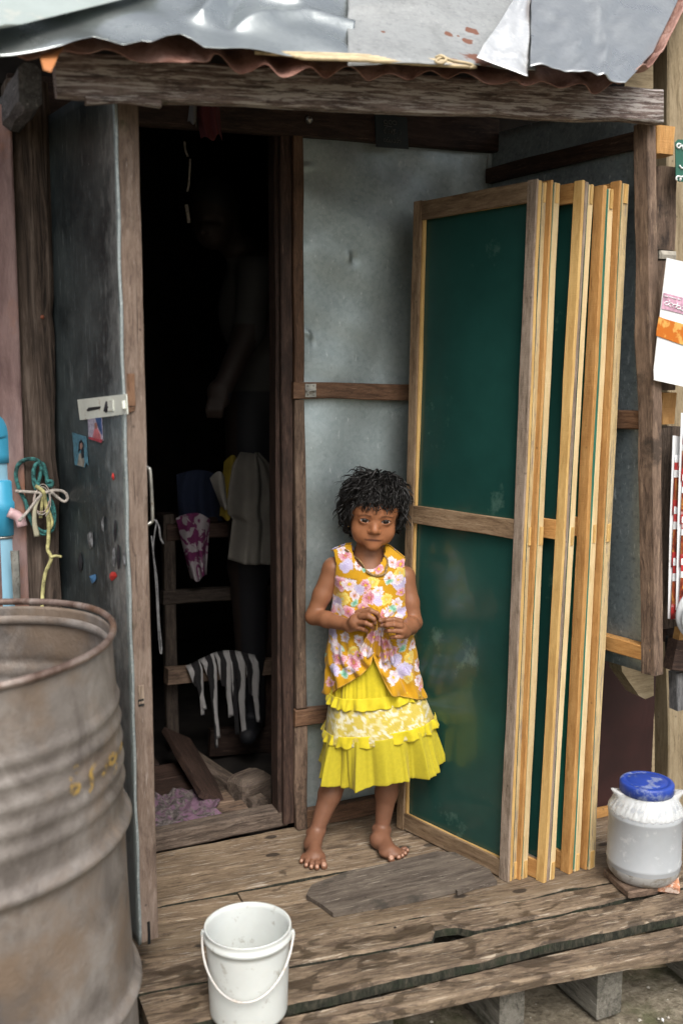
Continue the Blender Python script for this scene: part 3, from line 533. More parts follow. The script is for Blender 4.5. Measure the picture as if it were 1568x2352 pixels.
def rustspots():
    o = COL.objects['roof_sheet.001']; m = o.data.materials[0]; t = m.node_tree; bs = t.nodes['Principled BSDF']; oc = np.array(o.matrix_basis.translation)
    tc = t.nodes.new('ShaderNodeTexCoord'); nz = t.nodes.new('ShaderNodeTexNoise'); nz.inputs['Scale'].default_value = 55; nz.inputs['Detail'].default_value = 7; t.links.new(tc.outputs['Object'], nz.inputs['Vector'])
    acc = None
    for px, py, r_ in ((1030, 76, .012), (1084, 72, .019), (1075, 92, .013), (1052, 80, .004), (879, 71, .006), (1096, 142, .035), (1040, 150, .018)):
        q = roofpt(px, py, .031)-oc; d = t.nodes.new('ShaderNodeVectorMath'); d.operation = 'DISTANCE'; t.links.new(tc.outputs['Object'], d.inputs[0]); d.inputs[1].default_value = tuple(q)
        f = t.nodes.new('ShaderNodeMath'); f.operation = 'MULTIPLY_ADD'; t.links.new(d.outputs['Value'], f.inputs[0]); f.inputs[1].default_value = -1/r_; f.inputs[2].default_value = 1.
        if acc is None: acc = f.outputs[0]
        else: mx = t.nodes.new('ShaderNodeMath'); mx.operation = 'MAXIMUM'; t.links.new(acc, mx.inputs[0]); t.links.new(f.outputs[0], mx.inputs[1]); acc = mx.outputs[0]
    ad = t.nodes.new('ShaderNodeMath'); ad.operation = 'MULTIPLY_ADD'; t.links.new(nz.outputs['Fac'], ad.inputs[0]); ad.inputs[1].default_value = 1.8; ad.inputs[2].default_value = -.9
    sm_ = t.nodes.new('ShaderNodeMath'); sm_.operation = 'ADD'; t.links.new(acc, sm_.inputs[0]); t.links.new(ad.outputs[0], sm_.inputs[1])
    rp_ = t.nodes.new('ShaderNodeValToRGB'); rp_.color_ramp.elements[0].position = .12; rp_.color_ramp.elements[1].position = .24; t.links.new(sm_.outputs[0], rp_.inputs[0])
    old = bs.inputs['Base Color'].links[0].from_socket; mi = t.nodes.new('ShaderNodeMix'); mi.data_type = 'RGBA'; t.links.new(rp_.outputs[0], mi.inputs[0]); t.links.new(old, mi.inputs[6]); mi.inputs[7].default_value = (.17, .068, .04, 1); t.links.new(mi.outputs[2], bs.inputs['Base Color'])
    mo = bs.inputs['Metallic'].links[0].from_socket; s2 = t.nodes.new('ShaderNodeMath'); s2.operation = 'SUBTRACT'; s2.use_clamp = True; t.links.new(mo, s2.inputs[0]); t.links.new(rp_.outputs[0], s2.inputs[1]); t.links.new(s2.outputs[0], bs.inputs['Metallic'])
rustspots()
FA, FB = np.array(roofxs(1213, 165)), np.array(roofxs(1216, 0))
def curlC(x, s, u, v):
    d = (FA+(FB-FA)*((s-FA[1])/(FB[1]-FA[1])))[0]-x
    return -.05*max(0, u-.8)**1.5+.012*math.sin(3*u+1)+.003*math.sin(14*u+9*v)+.010*math.exp(-((u+.55*v-.75)/.05)**2)-.006*math.exp(-((u-.4*v-.35)/.06)**2)+.003*math.sin(23*u-17*v)*math.sin(9*v+4*u)
tag(roofpatch('roof_sheet', [(1212, 164), (1214, 90), (1217, 0), (1244, -90)], [(1440, 180), (1508, 100), (1556, 0), (1590, -90)], .046, 90, 60, M_ROOFC, curlC), 'bright scratched aluminium sheet with a folded corner at the right of the roof', 'metal sheet', 'loose metal sheets on the porch roof')
tag(roofpatch('roof_sheet', [(-200, 142), (-200, -200)], [(-20, 72), (290, -4), (520, -110)], .060, 30, 20, M_PALEROOF, lambda x, s, u, v: .006*(1 if v < .08 else 0)), 'pale painted sheet crossing the top left corner of the roof', 'metal sheet', 'loose metal sheets on the porch roof')
M_FOLD = galv('folded aluminium with painted glare', (.80, .82, .83), (.6, .63, .65), (.95, .96, .96), .33, .7, 1.6, .6, None, .7, .5)  # base colour raised to stand in for sky reflected off the flap
fl_ = roofpatch('folded_corner', [(1094, 131), (1140, 58), (1181, -2), (1240, -92)], [(1214, 168), (1216, 90), (1219, 0), (1246, -90)], .054, 26, 50, M_FOLD, lambda x, s, u, v: .004*math.sin(9*u+2)*math.sin(13*v)+.005*math.exp(-((v-.10-.05*u)/.02)**2)-.006*u)
fl_.parent = COL.objects['roof_sheet.002']; fl_.matrix_parent_inverse = W['roof_sheet.002'].inverted()
o = roofpatch('rust_strip', [(92, 128), (128, 112), (150, 104)], [(100, 160), (118, 166), (135, 128)], .020, 4, 10, plain('orange rust flake', (.5, .20, .07), .7, .1, var=.2)); tag(o, 'bent orange rusty strip above the grey rafter end', 'iron strip')
bs = thing('bamboo_strips', 'bundle of pale split bamboo strips tied and laid along the roof edge', 'bamboo strips', roofpt(800, 135, .03))
for i in range(6):
    dy = i*2.2; P = [roofpt(585+20*i, 121+dy*.6, .030), roofpt(700, 123+dy, .034), roofpt(820, 127+dy, .034+.002*i), roofpt(960, 136+dy, .034), roofpt(1030+8*i, 140+dy*1.2, .036), roofpt(1075+(i % 3)*9, 146+dy*.7, .034)]
    tube('strip', P, .0032, M_STRIP, bs, 6, 6, .45)
tube('tie', [roofpt(1000, 132, .045), roofpt(1012, 128, .052), roofpt(1024, 136, .05), roofpt(1012, 146, .045), roofpt(1000, 140, .045), roofpt(1016, 132, .05), roofpt(1040, 140, .05), roofpt(1066, 144, .05), roofpt(1085, 150, .045), roofpt(1078, 156, .042)], .0028, M_STRIP, bs, 6, 6)

# ================================================================== LEFT SIDE: log, iron sheet, pipe, ropes
lp0 = aty(86, 1690, 2.26); lp1 = aty(76, 190, 2.26)
def logpost():
    n = 60; zs = np.linspace(-.19, 1.80, n); secs = []; x0, x1 = .246, .268; wv = snoise(n, .0022, 5); wv2 = snoise(n, .002, 3)
    for i, z in enumerate(zs):
        t = (z-.5)/1.3; cx = x0+(x1-x0)*t; hw = .0475+wv[i]; nt = .004 if abs(z-1.02) < .03 or abs(z-1.33) < .02 else 0
        secs.append([(cx+a*hw-(nt if a > .5 else 0)+wv2[i]*(a > 0), 2.27+b_*.045+.002*math.sin(9*z+3*a), z) for a, b_ in ((-1, .7), (-.92, -.8), (-.7, -1), (-.3, -1.06), (.3, -1.05), (.7, -1), (.93, -.8), (1, .7))])
    o = prism('log_post', secs, wood('log bark vertical', (.03, .022, .018), (.115, .083, .064), (.20, .155, .125), .88, 1., (.26, .215, .175), .60, None, .6, None, .6, 1.) if False else M_LOGV, None)
    return o
def woodv():
    m = MB('vertical log grain', .88, 0, .3); g = m.noise(m.coord((17, 17, 1.1)), 4, 9, .65, .8); b = m.noise(m.coord((4, 4, 2)), 3, 6, .6)
    c = m.ramp(g, [(.25, (.028, .021, .017)), (.5, (.115, .084, .066)), (.78, (.215, .168, .137))]); c = m.mix(m.ramp(b, [(.45, 0.), (.7, .6)]), c, (.05, .037, .03)); m.set(Base_Color=c); m.bump(g, .9, .006); return m.m
M_LOGV = woodv()
tag(origin(logpost()), 'rough grey brown log post with a tangle of rope hung on it', 'post')
for px, py in ((67, 1382), (70, 1412), (98, 728)): 
    p = aty(px, py, 2.222)
    tag(origin(lathe('nail', [(0, .004), (.0035, .003), (.0045, 0)], plain('rusted nail', (.28, .09, .05), .7), None, Matrix.Translation(Vector(p)) @ Matrix.Rotation(math.pi/2, 4, 'X'), 10)), {1382: 'upper of two rusty nail heads low on the log post', 1412: 'lower of two rusty nail heads low on the log post', 728: 'rusty nail high on the log post'}[py], 'nail', 'rusty nails in the log post')
def iron(u, v):
    xr = aty(40, 600, 2.225)[0]-.014*(1-v); x = -.75+(xr+.75)*u; z = -.19+(1.745+.19)*v; return (x, 2.222-.011*math.cos((xr-x)*2*math.pi/.072), z)
tag(origin(sheet('iron_sheet', iron, 160, 20, M_PINKIRON, None, .0012)), 'upright purple brown corrugated iron sheet left of the log post', 'iron sheet')
p = aty(29, 206, 2.20); tag(origin(lathe('roofing_screw', [(0, .006), (.006, .005), (.009, .001), (.009, 0)], M_STEEL, None, Matrix.Translation(Vector(p)) @ Matrix.Rotation(math.pi/2, 4, 'X'), 12)), 'bright screw head in the purple brown iron sheet', 'screw')
o = beam('edge_strip', aty(40, 1380, 2.19), aty(34, 1265, 2.19), .016, .01, (0, -1, 0), M_STEEL); tag(origin(o), 'narrow grey metal strip standing between the blue pipe and log post', 'metal strip')
pc = atd(4, 1240, 2.135); pipe = thing('water_pipe', 'light blue plastic water pipe with darker blue fittings at the left edge', 'pipe', (pc[0], pc[1], -.19))
def pz(y): return float(atd(10, y, 2.135)[2])
TM = Matrix.Translation((pc[0], pc[1], 0))
lathe('pipe_length', [(.030, -.19), (.030, pz(1225))], M_BLUEP, pipe, TM, 32); lathe('pipe_length', [(.0265, pz(1110)), (.0265, pz(1050))], M_BLUEP, pipe, TM, 32)
lathe('pipe_coupling', [(.030, pz(1228)), (.0345, pz(1226)), (.0345, pz(1180)), (.039, pz(1170)), (.0395, pz(1152)), (.035, pz(1146)), (.034, pz(1105)), (.030, pz(1101)), (.026, pz(1101))], M_BLUEF, pipe, TM, 36)
lathe('pipe_ring', [(.031, pz(1234)), (.033, pz(1233)), (.033, pz(1229)), (.031, pz(1228))], M_STEEL, pipe, TM, 32)
ze = pz(1062); el = [np.array([pc[0], pc[1], ze])]
for a in np.linspace(0, 90, 8): el.append(np.array([pc[0], pc[1], ze+.05])+np.array([-.05, 0, 0])+.05*np.array([math.cos(math.radians(a)), -.15*math.sin(math.radians(a)), math.sin(math.radians(a))]))
el.append(el[-1]+np.array([-.2, -.03, 0])); tube('pipe_elbow', el, .0305, M_BLUEF, pipe, 24, 3)
vp = atd(44, 1188, 2.10); tube('valve_stem', [vp+np.array([-.02, .0, .012]), vp, vp+np.array([.006, -.004, -.02])], .011, M_PINKP, pipe, 10, 4); 
def rp(px, py, off=0.): return aty(px, py, 2.214-off)
rb = thing('rope_tangle', 'looped teal rope tied in a bunch on the log post', 'rope', rp(90, 1160))
R1 = [rp(*q) for q in ((105, 1092, .012), (92, 1062, .012), (70, 1054, .01), (45, 1064, .01), (37, 1090, .01), (45, 1125, .01), (58, 1150, .012), (72, 1195, .014), (90, 1225, .012), (118, 1220, .012), (125, 1195, .012), (118, 1165, .016), (100, 1135, .02), (82, 1120, .02), (78, 1095, .014), (82, 1070, .012), (97, 1064, .014), (105, 1080, .014), (110, 1110, .018), (118, 1116, .02), (120, 1106, .02), (108, 1106, .022))]
tube('rope', R1, .0042, M_ROPE, rb, 8, 6)
tube('rope', [rp(*q) for q in ((86, 1118, .02), (92, 1095, .018), (95, 1075, .016), (90, 1064, .018), (80, 1072, .02), (78, 1100, .02), (95, 1122, .022), (118, 1150, .016), (126, 1180, .014), (122, 1206, .014), (105, 1222, .014), (86, 1214, .014))], .0042, M_ROPE, rb, 8, 6)
for P in (((36, 1128, .022), (70, 1130, .024), (100, 1132, .028), (125, 1126, .026), (148, 1130, .024), (156, 1144, .024), (148, 1152, .024), (132, 1142, .024), (118, 1130, .03)), ((100, 1132, .03), (80, 1155, .03), (60, 1180, .034), (45, 1196, .05))): tube('cord', [rp(*q) for q in P], .0034, M_CORD, rb, 8, 6)
tube('twine', [rp(*q) for q in ((82, 1116, .03), (100, 1130, .034), (106, 1160, .026), (112, 1200, .022), (112, 1240, .018), (110, 1262, .016), (118, 1284, .016), (104, 1320, .014), (98, 1375, .014), (98, 1450, .014), (102, 1560, .012))], .0042, M_TWINE, rb, 6, 6, .5)
tube('twine', [rp(*q) for q in ((117, 1280, .018), (128, 1277, .02), (142, 1279, .02))], .0032, M_TWINE, rb, 6, 4, .6)
for P, r_ in ((((96, 1134, .03), (82, 1165, .03), (80, 1200, .026), (86, 1232, .022)), .0065), (((98, 1140, .03), (96, 1170, .026), (94, 1190, .024)), .004), (((104, 1150, .026), (120, 1195, .022), (116, 1215, .02)), .0035)): tube('plastic_ribbon', [rp(*q) for q in P], np.linspace(.003, r_, 6*(len(P)-1)+1), plain('pale ribbon', (.55, .52, .38), .5) if P[0][0] == 96 else M_TWINE, rb, 6, 6, .35)
for k in range(3): tube('thread', [rp(95+18*math.cos(a)+2*k, 1150+(26+6*k)*math.sin(a), .028) for a in np.linspace(k, 5.5+k, 12)], .0011, plain('pale pink thread', (.55, .42, .38), .6) if k == 0 else M_CORD, rb, 5, 4)

# ================================================================== OIL DRUM
DC = (.058, 1.75); drum = thing('oil_drum', 'big open rusty steel drum with yellow paint marks in the left foreground', 'drum', (DC[0], DC[1], -.19))
DM = Matrix.Translation((DC[0], DC[1], -.19)) @ Matrix.Rotation(math.radians(-1.7), 4, 'Y'); DH = .950
def drumprof():
    pr = [(.0, .012), (.27, .012), (.285, .004), (.289, .012)]; zs = np.linspace(.02, DH-.012, 150)
    for z in zs:
        r_ = .2845
        for zc, a, s_ in ((.305, .0135, .012), (.612, .0135, .012)): r_ += a*math.exp(-((z-zc)/s_)**2)
        for zc in (.680, .715, .752, .790, .826): r_ += .0045*math.exp(-((z-zc)/.010)**2)
        pr.append((r_-.004*max(0, (z-.83)/.06)*0, z))
    return pr
pr = drumprof(); inner = [(r_-.002, z) for r_, z in reversed(pr[4:])]+[(0, .02)]
def drumshape(name, prof, mat, n=120):
    V = []; Fc = []
    for r_, z in prof:
        for j in range(n):
            a = 2*math.pi*j/n; d = 1+(.006*math.sin(3*a+z*5)*math.sin(z*7+1)+.004*math.sin(7*a+2)*math.sin(11*z))*(z > .03)+.010*math.exp(-((a-5.9)/.25)**2-((z-DH)/.1)**2)*-1
            V.append((r_*d*math.cos(a), r_*d*math.sin(a), z+.003*math.sin(2*a+1)*(z > .8)))
    for i in range(len(prof)-1):
        for j in range(n): b_ = (j+1) % n; Fc.append((i*n+j, i*n+b_, (i+1)*n+b_, (i+1)*n+j))
    return mesh(name, V, Fc, mat, drum, DM, True)
body = drumshape('body', pr+inner, M_DRUM)
rimp = [(.2885+.0055*math.cos(t), DH-.004+.0065*math.sin(t)) for t in np.linspace(0, 2*math.pi, 13)]; drumshape('rim', rimp, M_DRUMRIM)
drumshape('inner_ledge', [(.281, DH-.03), (.276, DH-.033), (.276, DH-.045), (.282, DH-.048)], M_DRUM)
def ondrum(px, py):
    d = ray(px, py); o = _C-np.array([DC[0]-.0205, DC[1], 0]); A = d[0]**2+d[1]**2; B = o[0]*d[0]+o[1]*d[1]; Cc = o[0]**2+o[1]**2-.289**2; t = (-B-math.sqrt(max(0, B*B-A*Cc)))/A; return _C+d*t
M_YPAINT = MB('worn yellow paint', .7); _v = M_YPAINT.coord((1, 1, 1)); _n = M_YPAINT.ramp(M_YPAINT.noise(_v, 60, 5, .7), [(.42, .85), (.62, 0.)]); M_YPAINT.set(Base_Color=(.42, .27, .06, 1), Alpha=_n); M_YPAINT = M_YPAINT.m
def paintmark(P, w_):
    Q = smoothpath(np.array([ondrum(*q) for q in P]), 5); c0 = np.array([DC[0]-.0205, DC[1], 0]); V_ = []; nr = len(Q)
    for i in range(nr):
        t_ = Q[min(i+1, nr-1)]-Q[max(i-1, 0)]; rad = (Q[i]-c0)*[1, 1, 0]; rad /= np.linalg.norm(rad); s_ = np.cross(t_, rad); s_ /= np.linalg.norm(s_)+1e-9
        for k in (-1, 0, 1): V_.append(Q[i]+s_*k*w_*(.7+.5*random.random())+rad*(.0040 if k == 0 else .0034))
    return V_, [(3*i+k, 3*i+k+1, 3*i+k+4, 3*i+k+3) for i in range(nr-1) for k in (0, 1)]
V_, F_ = merge([paintmark(P, .0048) for P in (((172, 1752), (170, 1775), (158, 1792)), ((160, 1800), (178, 1806), (172, 1820), (158, 1812)), ((218, 1748), (206, 1772), (208, 1800), (200, 1818)), ((240, 1742), (240, 1760), (232, 1782)), ((246, 1738), (262, 1732), (258, 1750), (246, 1754)), ((264, 1752), (260, 1778)), ((276, 1706), (270, 1732)))])
mesh('yellow_paint_mark', V_, F_, M_YPAINT, body, None, True)

# ================================================================== BUCKET
BC = (.539, 1.680); bk = thing('bucket', 'white plastic bucket with a wire bail standing on the front planks', 'bucket', (BC[0], BC[1], 0)); BM = Matrix.Translation((BC[0], BC[1], -.001))
BH = .172; r0, r1 = .0735, .0795
prof = [(0, .002), (r0-.004, .002), (r0-.001, .0), (r0, .004)]+[(r0+(r1-r0)*z/BH, z) for z in np.linspace(.01, BH-.022, 14)]+[(r1+.0035, BH-.021), (r1+.004, BH-.014), (r1+.001, BH-.012), (r1+.001, BH-.004), (r1+.0025, BH-.001), (r1+.002, BH+.001), (r1-.0015, BH), (r1-.002, BH-.01)]+[(r0-.002+(r1-r0)*z/BH, z) for z in np.linspace(BH-.02, .006, 10)]+[(0, .004)]
lathe('body', prof, M_WHITEP, bk, BM, 72)
c = np.array([BC[0], BC[1], 0]); hz = BH-.020; hr = r1+.006
for s in (-1, 1):
    e = c+_r*s*(r1+.004)+np.array([0, 0, hz]); tube('ear', [e-np.array([0, 0, .012]), e+_r*s*.002, e+np.array([0, 0, .008])], [.004]*9, M_WHITEP, bk, 8, 4)
bail = []
for a in np.linspace(0, math.pi, 25): bail.append(c+_r*(-math.cos(a))*hr-_h*(math.sin(a)*(hr+.002))+np.array([0, 0, hz-.082*math.sin(a)**1.15]))
tube('bail', bail, .0021, plain('plastic coated wire', (.72, .70, .67), .45, dirt=(.45, .32, .22), dirtamt=.62), bk, 8, 1)

# ================================================================== GREEN BOARDS LEANING ON THE SIDE WALL
def framed_board(cx, cy, s, layers, label, dirn=(.287, -.958), width=.385, H=1.622, stile=.027, board_at=1, facecol=None, tealw=.003, cut=.02):
    P = np.array([dirn[0], dirn[1], 0.]); P /= np.linalg.norm(P); N = np.array([-P[1], P[0], 0.]); base = np.array([cx, cy, .002])
    zv = N*s+np.array([0, 0, H]); zv /= np.linalg.norm(zv); Nn = N-zv*(N@zv); Nn /= np.linalg.norm(Nn); L = math.sqrt(H*H+s*s)
    t = thing('framed_board', label, 'framed board', base, 'framed green boards leaning on the side wall')
    def q(a, b, c_): return base-P*a+Nn*b+zv*c_          # a: away from the camera along the board, b: through the thickness, c: up
    off = 0.
    for k, (m, th, brd) in enumerate(layers):
        if brd: poly_plate('board', [q(.0015, off, .006), q(width-.004, off, .006), q(width-.004, off, L-.006), q(.0015, off, L-.006)], th, -Nn, m, t)
        else:
            b = off+th/2; w2 = stile+(.004*(k % 2)); mm = m
            beam('stile', q(w2/2, b, -.001*k), q(w2/2, b, L-.002*k), w2, th, -Nn, mm, t, .0007, .0012, 26)
            fm = facecol if (facecol and k == 0) else mm; beam('stile', q(width-w2/2, b, 0), q(width-w2/2, b, L), w2, th, -Nn, fm, t, .0007, .0012, 26)
            for z in (.024, .845, L-.024): beam('rail', q(w2, b+.0004, z), q(width-w2, b+.0004, z), (.045 if k == 0 else .042), th-.0012, -Nn, fm, t, .0007, .0012)
            if k == len(layers)-1:
                for z in (.022, .83, L-.026): beam('tenon', q(-.0012, b-.001, z-.021), q(-.0012, b-.001, z+.021), .003, th*.55, -Nn, M_YEL, t, .0003, .0004)
        off += th+.0002
    return t
framed_board(1.252, 1.886, .043, [(M_GREYW, .007, 0), (M_YEL, .010, 0), (M_GREEN, .003, 1), (M_PALEG, .013, 0)], 'framed green board with a grey front stile, nearest of the leaning stack', facecol=M_FRAME)
framed_board(1.2835, 1.882, .048, [(M_ORG, .008, 0), (M_GREENE, .002, 1), (M_PALE, .020, 0)], 'second framed board from the left, thin orange stile and pale edge beside the grey stile')
framed_board(1.328, 1.846, .068, [(M_YEL, .010, 0), (M_GREYW, .011, 0), (M_GREEN, .003, 1), (M_PALE, .018, 0)], 'middle framed board, wide yellow stile and grey stripe with green panel showing', dirn=(.32, -.947), facecol=M_ORG, stile=.024)
framed_board(1.410, 1.858, .042, [(M_ORG, .013, 0), (M_GREENE, .008, 1), (M_PALE, .018, 0)], 'fourth framed board from the left, broad teal stripe down its edge', H=1.615)
framed_board(1.459, 1.858, .036, [(M_ORG, .008, 0), (M_GREENE, .002, 1), (M_PALEG, .024, 0)], 'rightmost framed board of the stack, against the side wall', H=1.628)

# ================================================================== LOOSE THINGS ON THE DECK
pts = [atz(x, y, .011) for x, y in ((703, 2055), (716, 2031), (800, 2000), (880, 1984), (1000, 1955), (1100, 1960), (1141, 2024), (1090, 2034), (1050, 2048), (1046, 2042), (960, 2062), (880, 2078), (850, 2082), (765, 2097), (740, 2078))]
o = poly_plate('plywood_piece', pts, .010, (0, 0, 1), M_PLY); tag(origin(o), 'worn grey plywood offcut lying on the deck before the green boards', 'plywood piece')
JC = np.array([1.553, 1.765, .020]); jar = thing('plastic_jar', 'milky white plastic jar with a blue screw lid and plastic film', 'jar', JC); JM = Matrix.Translation(Vector(JC))
JB = [(0, .001), (.066, .001), (.070, 0), (.073, .004), (.080, .012), (.0845, .026), (.0852, .038), (.0865, .041), (.0852, .044), (.085, .10), (.0848, .150), (.0862, .153), (.0858, .157), (.083, .166), (.076, .184), (.066, .196), (.059, .202), (.0575, .212)]
lathe('body', JB, M_JAR, jar, JM, 64); lathe('foot', [(.0665, -.001), (.0715, .0), (.0745, .004), (.0812, .012), (.0856, .026), (.0858, .030)], M_JARD, jar, JM, 64)
LP = [(.0595, .206), (.0615, .207), (.0618, .228), (.0595, .2315), (.052, .233), (.0505, .2318), (.044, .2318), (.0425, .2328), (.030, .2322), (0, .2322)]
def lidmesh():
    V = []; Fc = []; n = 120
    for r_, z in LP:
        for j in range(n): a = 2*math.pi*j/n; rr = r_+(.0007*(j % 2) if .207 <= z <= .228 and r_ > .06 else 0); V.append((rr*math.cos(a), rr*math.sin(a), z))
    for i in range(len(LP)-1):
        for j in range(n): b_ = (j+1) % n; Fc.append((i*n+j, i*n+b_, (i+1)*n+b_, (i+1)*n+j))
    return mesh('lid', V, Fc, M_LID, jar, JM, True)
lidmesh()
def film(u, v):
    a = 2*math.pi*u; r_ = np.interp(v, [0, .25, .6, .85, 1], [.060, .0630, .0735, .0830, .0856]); z = np.interp(v, [0, .25, .6, .85, 1], [.206, .201, .187, .172, .164])
    w = .0008*math.sin(23*a+5*v)+.001*math.sin(41*a+9*v+3*math.sin(5*a))+.0012*math.sin(9*a+4*v); flap = .022*math.exp(-((a-2.75)/.22)**2)*math.exp(-((v-.2)/.2)**2)+.022*math.exp(-((a-5.75)/.25)**2)*math.exp(-((v-.25)/.2)**2)
    return (JC[0]+(r_+w*v+flap)*math.cos(a), JC[1]+(r_+w*v+flap)*math.sin(a), JC[2]+z+.001*math.sin(31*a)*v+flap*.5)
sheet('plastic_film', film, 200, 14, M_FILM, jar, .0004)
o = box('wooden_block', (1.512, 1.760, .0005), (.078, .115, .018), M_STUD, None, math.radians(-8)); tag(o, 'flat brown wooden block under the left of the white jar', 'wooden block')
o = box('brick_piece', (1.588, 1.728, .0005), (.062, .085, .022), M_BRICK, None, math.radians(-38), .008); tag(o, 'broken pale red brick piece under the right of the white jar', 'brick')
for nm, px, py, lab, m, w_, l_ in (('leaf', 1392, 2317, 'small yellow green leaf fallen on the earth before the joist', plain('leaf', (.33, .36, .14), .5), .011, .030), ('litter_scrap', 1520, 2183+245, 'white scrap of litter on the bare earth', M_PAPER, .008, .012), ('wrapper_scrap', 1522, 2173, 'green and white wrapper scrap on the earth below the deck edge', plain('green wrapper', (.2, .5, .38), .3), .006, .02)):
    q = atz(px, min(py, 2345), -.183); n_ = 8; V = [(q[0]+w_*.5*math.sin(math.pi*i/(n_-1))*s+.3*l_*(i/(n_-1)-.5), q[1]+l_*(i/(n_-1)-.5), q[2]+.004*math.sin(math.pi*i/(n_-1))+(.003 if s == 0 else 0)) for i in range(n_) for s in (-1, 0, 1)]
    Fc = [(3*i+s, 3*i+s+1, 3*i+s+4, 3*i+s+3) for i in range(n_-1) for s in (0, 1)]; o = mesh(nm, V, Fc, m, None, None, True); sm = o.modifiers.new('thickness', 'SOLIDIFY'); sm.thickness = .0008; tag(origin(o), lab, nm.replace('_', ' '))
def pebbles():
    geos = []
    for i in range(260):
        x = random.uniform(.95, 1.9); y = random.uniform(1.15, 1.8); s_ = random.uniform(.0015, .006); a = random.random()*6
        V = [(x+s_*math.cos(a+k*1.57)*random.uniform(.7, 1.2), y+s_*math.sin(a+k*1.57), -.188) for k in range(4)]+[(x, y, -.188+s_*.8)]
        geos.append((V, [(0, 1, 4), (1, 2, 4), (2, 3, 4), (3, 0, 4)]))
    V, Fc = merge(geos); o = mesh('gravel', V, Fc, M_CEM); o['kind'] = 'stuff'; tag(o, 'small pale grit scattered over the bare earth', 'gravel')
pebbles()

# ================================================================== RIGHT EDGE: the neighbour's frame and what hangs on it
tp = beam('timber_post', aty(1545, 1980, 2.15)*[1, 1, 0]+[.03, 0, -.19], (1.905, 2.15, 2.12), .16, .06, (0, -1, 0), M_TAN, None, .0015, .004); tag(origin(tp), 'tall tan timber post beyond the corner post at the right edge', 'post')
def blk(name, px0, py0, px1, py1, Y, mat, label, cat='wooden block', dep=.05, group='timber blocks beside the corner post'):
    a = aty(px0, py0, Y); b_ = aty(px1, py1, Y); z0 = min(a[2], b_[2]); z1 = max(a[2], b_[2]); xc = (a[0]+b_[0])/2
    o = beam(name, (xc, Y+dep/2, z0), (xc, Y+dep/2, z1), abs(b_[0]-a[0]), dep, (0, -1, 0), mat, None, .0015, .004); tag(origin(o), label, cat, group); return o
blk('timber_block', 1511, 286, 1549, 356, 1.845, M_ORG, 'orange end grain block topmost between the corner post and the green sign')
blk('timber_block', 1513, 380, 1551, 575, 1.845, M_STUD, 'dark brown upright block below the orange block, above the pale mortar')
blk('mortar_lump', 1515, 575, 1553, 596, 1.848, M_CEM, 'pale crumbling lump on top of the block behind the white paper', 'mortar')
blk('timber_block', 1516, 598, 1552, 896, 1.85, M_STUD, 'brown upright block half hidden behind the hanging white paper')
blk('timber_block', 1521, 902, 1552, 974, 1.845, M_ORG, 'short orange block between the white paper and the snack packets')
blk('bark_block', 1521, 982, 1556, 1440, 1.85, M_LOG, 'long rough bark covered block beside the corner post and the snack packets', 'wooden block')
blk('timber_block', 1527, 1440, 1560, 1470, 1.85, M_DARK, 'dark rotten block end under the bark covered block')
o = beam('ledge_board', aty(1552, 1455, 1.80), aty(1700, 1462, 1.80), .02, .03, (0, 0, 1), M_ORG); tag(origin(o), 'orange ledge board end under the plastic bag', 'board')
o = beam('ledge_beam', aty(1538, 1502, 1.80), aty(1720, 1520, 1.80), .075, .03, (0, -1, 0), M_DARK); tag(origin(o), 'dark brown beam under the orange ledge at the right edge', 'beam')
o = beam('ledge_support', aty(1556, 1627, 1.82), aty(1556, 1542, 1.82), .034, .03, (0, -1, 0), M_GREY); tag(origin(o), 'grey upright wooden support below the dark ledge beam', 'post')
o = sheet('metal_flashing', lambda u, v: aty(1527+6*u+4*v, 1460+75*v, 1.835)+np.array([0, .004*math.sin(3*v), 0]), 3, 8, M_BLACK, None, .001); tag(origin(o), 'black bent metal strip between the corner post and dark ledge beam', 'metal strip')
# beam end with a slanted cut under the side wall
def wedge():
    out = [(1424, 1518), (1500, 1545), (1500, 1598), (1481, 1606), (1466, 1598), (1445, 1568), (1428, 1543)]; a = [aty(*q, 1.95) for q in out]; return poly_plate('cut_beam_end', a, .05, (0, -1, 0), M_TAN)
tag(origin(wedge()), 'tan beam end cut on a slant below the side wall', 'beam end')
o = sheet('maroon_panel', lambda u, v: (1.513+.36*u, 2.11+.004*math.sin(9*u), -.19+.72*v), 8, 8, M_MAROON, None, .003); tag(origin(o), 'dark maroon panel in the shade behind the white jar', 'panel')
tag(origin(beam('sill_board', (1.50, 2.09, .012), (1.80, 2.09, .012), .026, .016, (0, -1, 0), M_ORG)), 'orange board low down between the framed boards and the jar', 'board')
o = poly_plate('street_wall', [(1.62, 2.5, -.19), (3.2, 2.5, -.19), (3.2, 2.5, 2.4), (1.62, 2.5, 2.4)], .03, (0, -1, 0), M_TAN); tag(origin(o), 'tan plank wall of the next stall behind the timber post', 'wall')
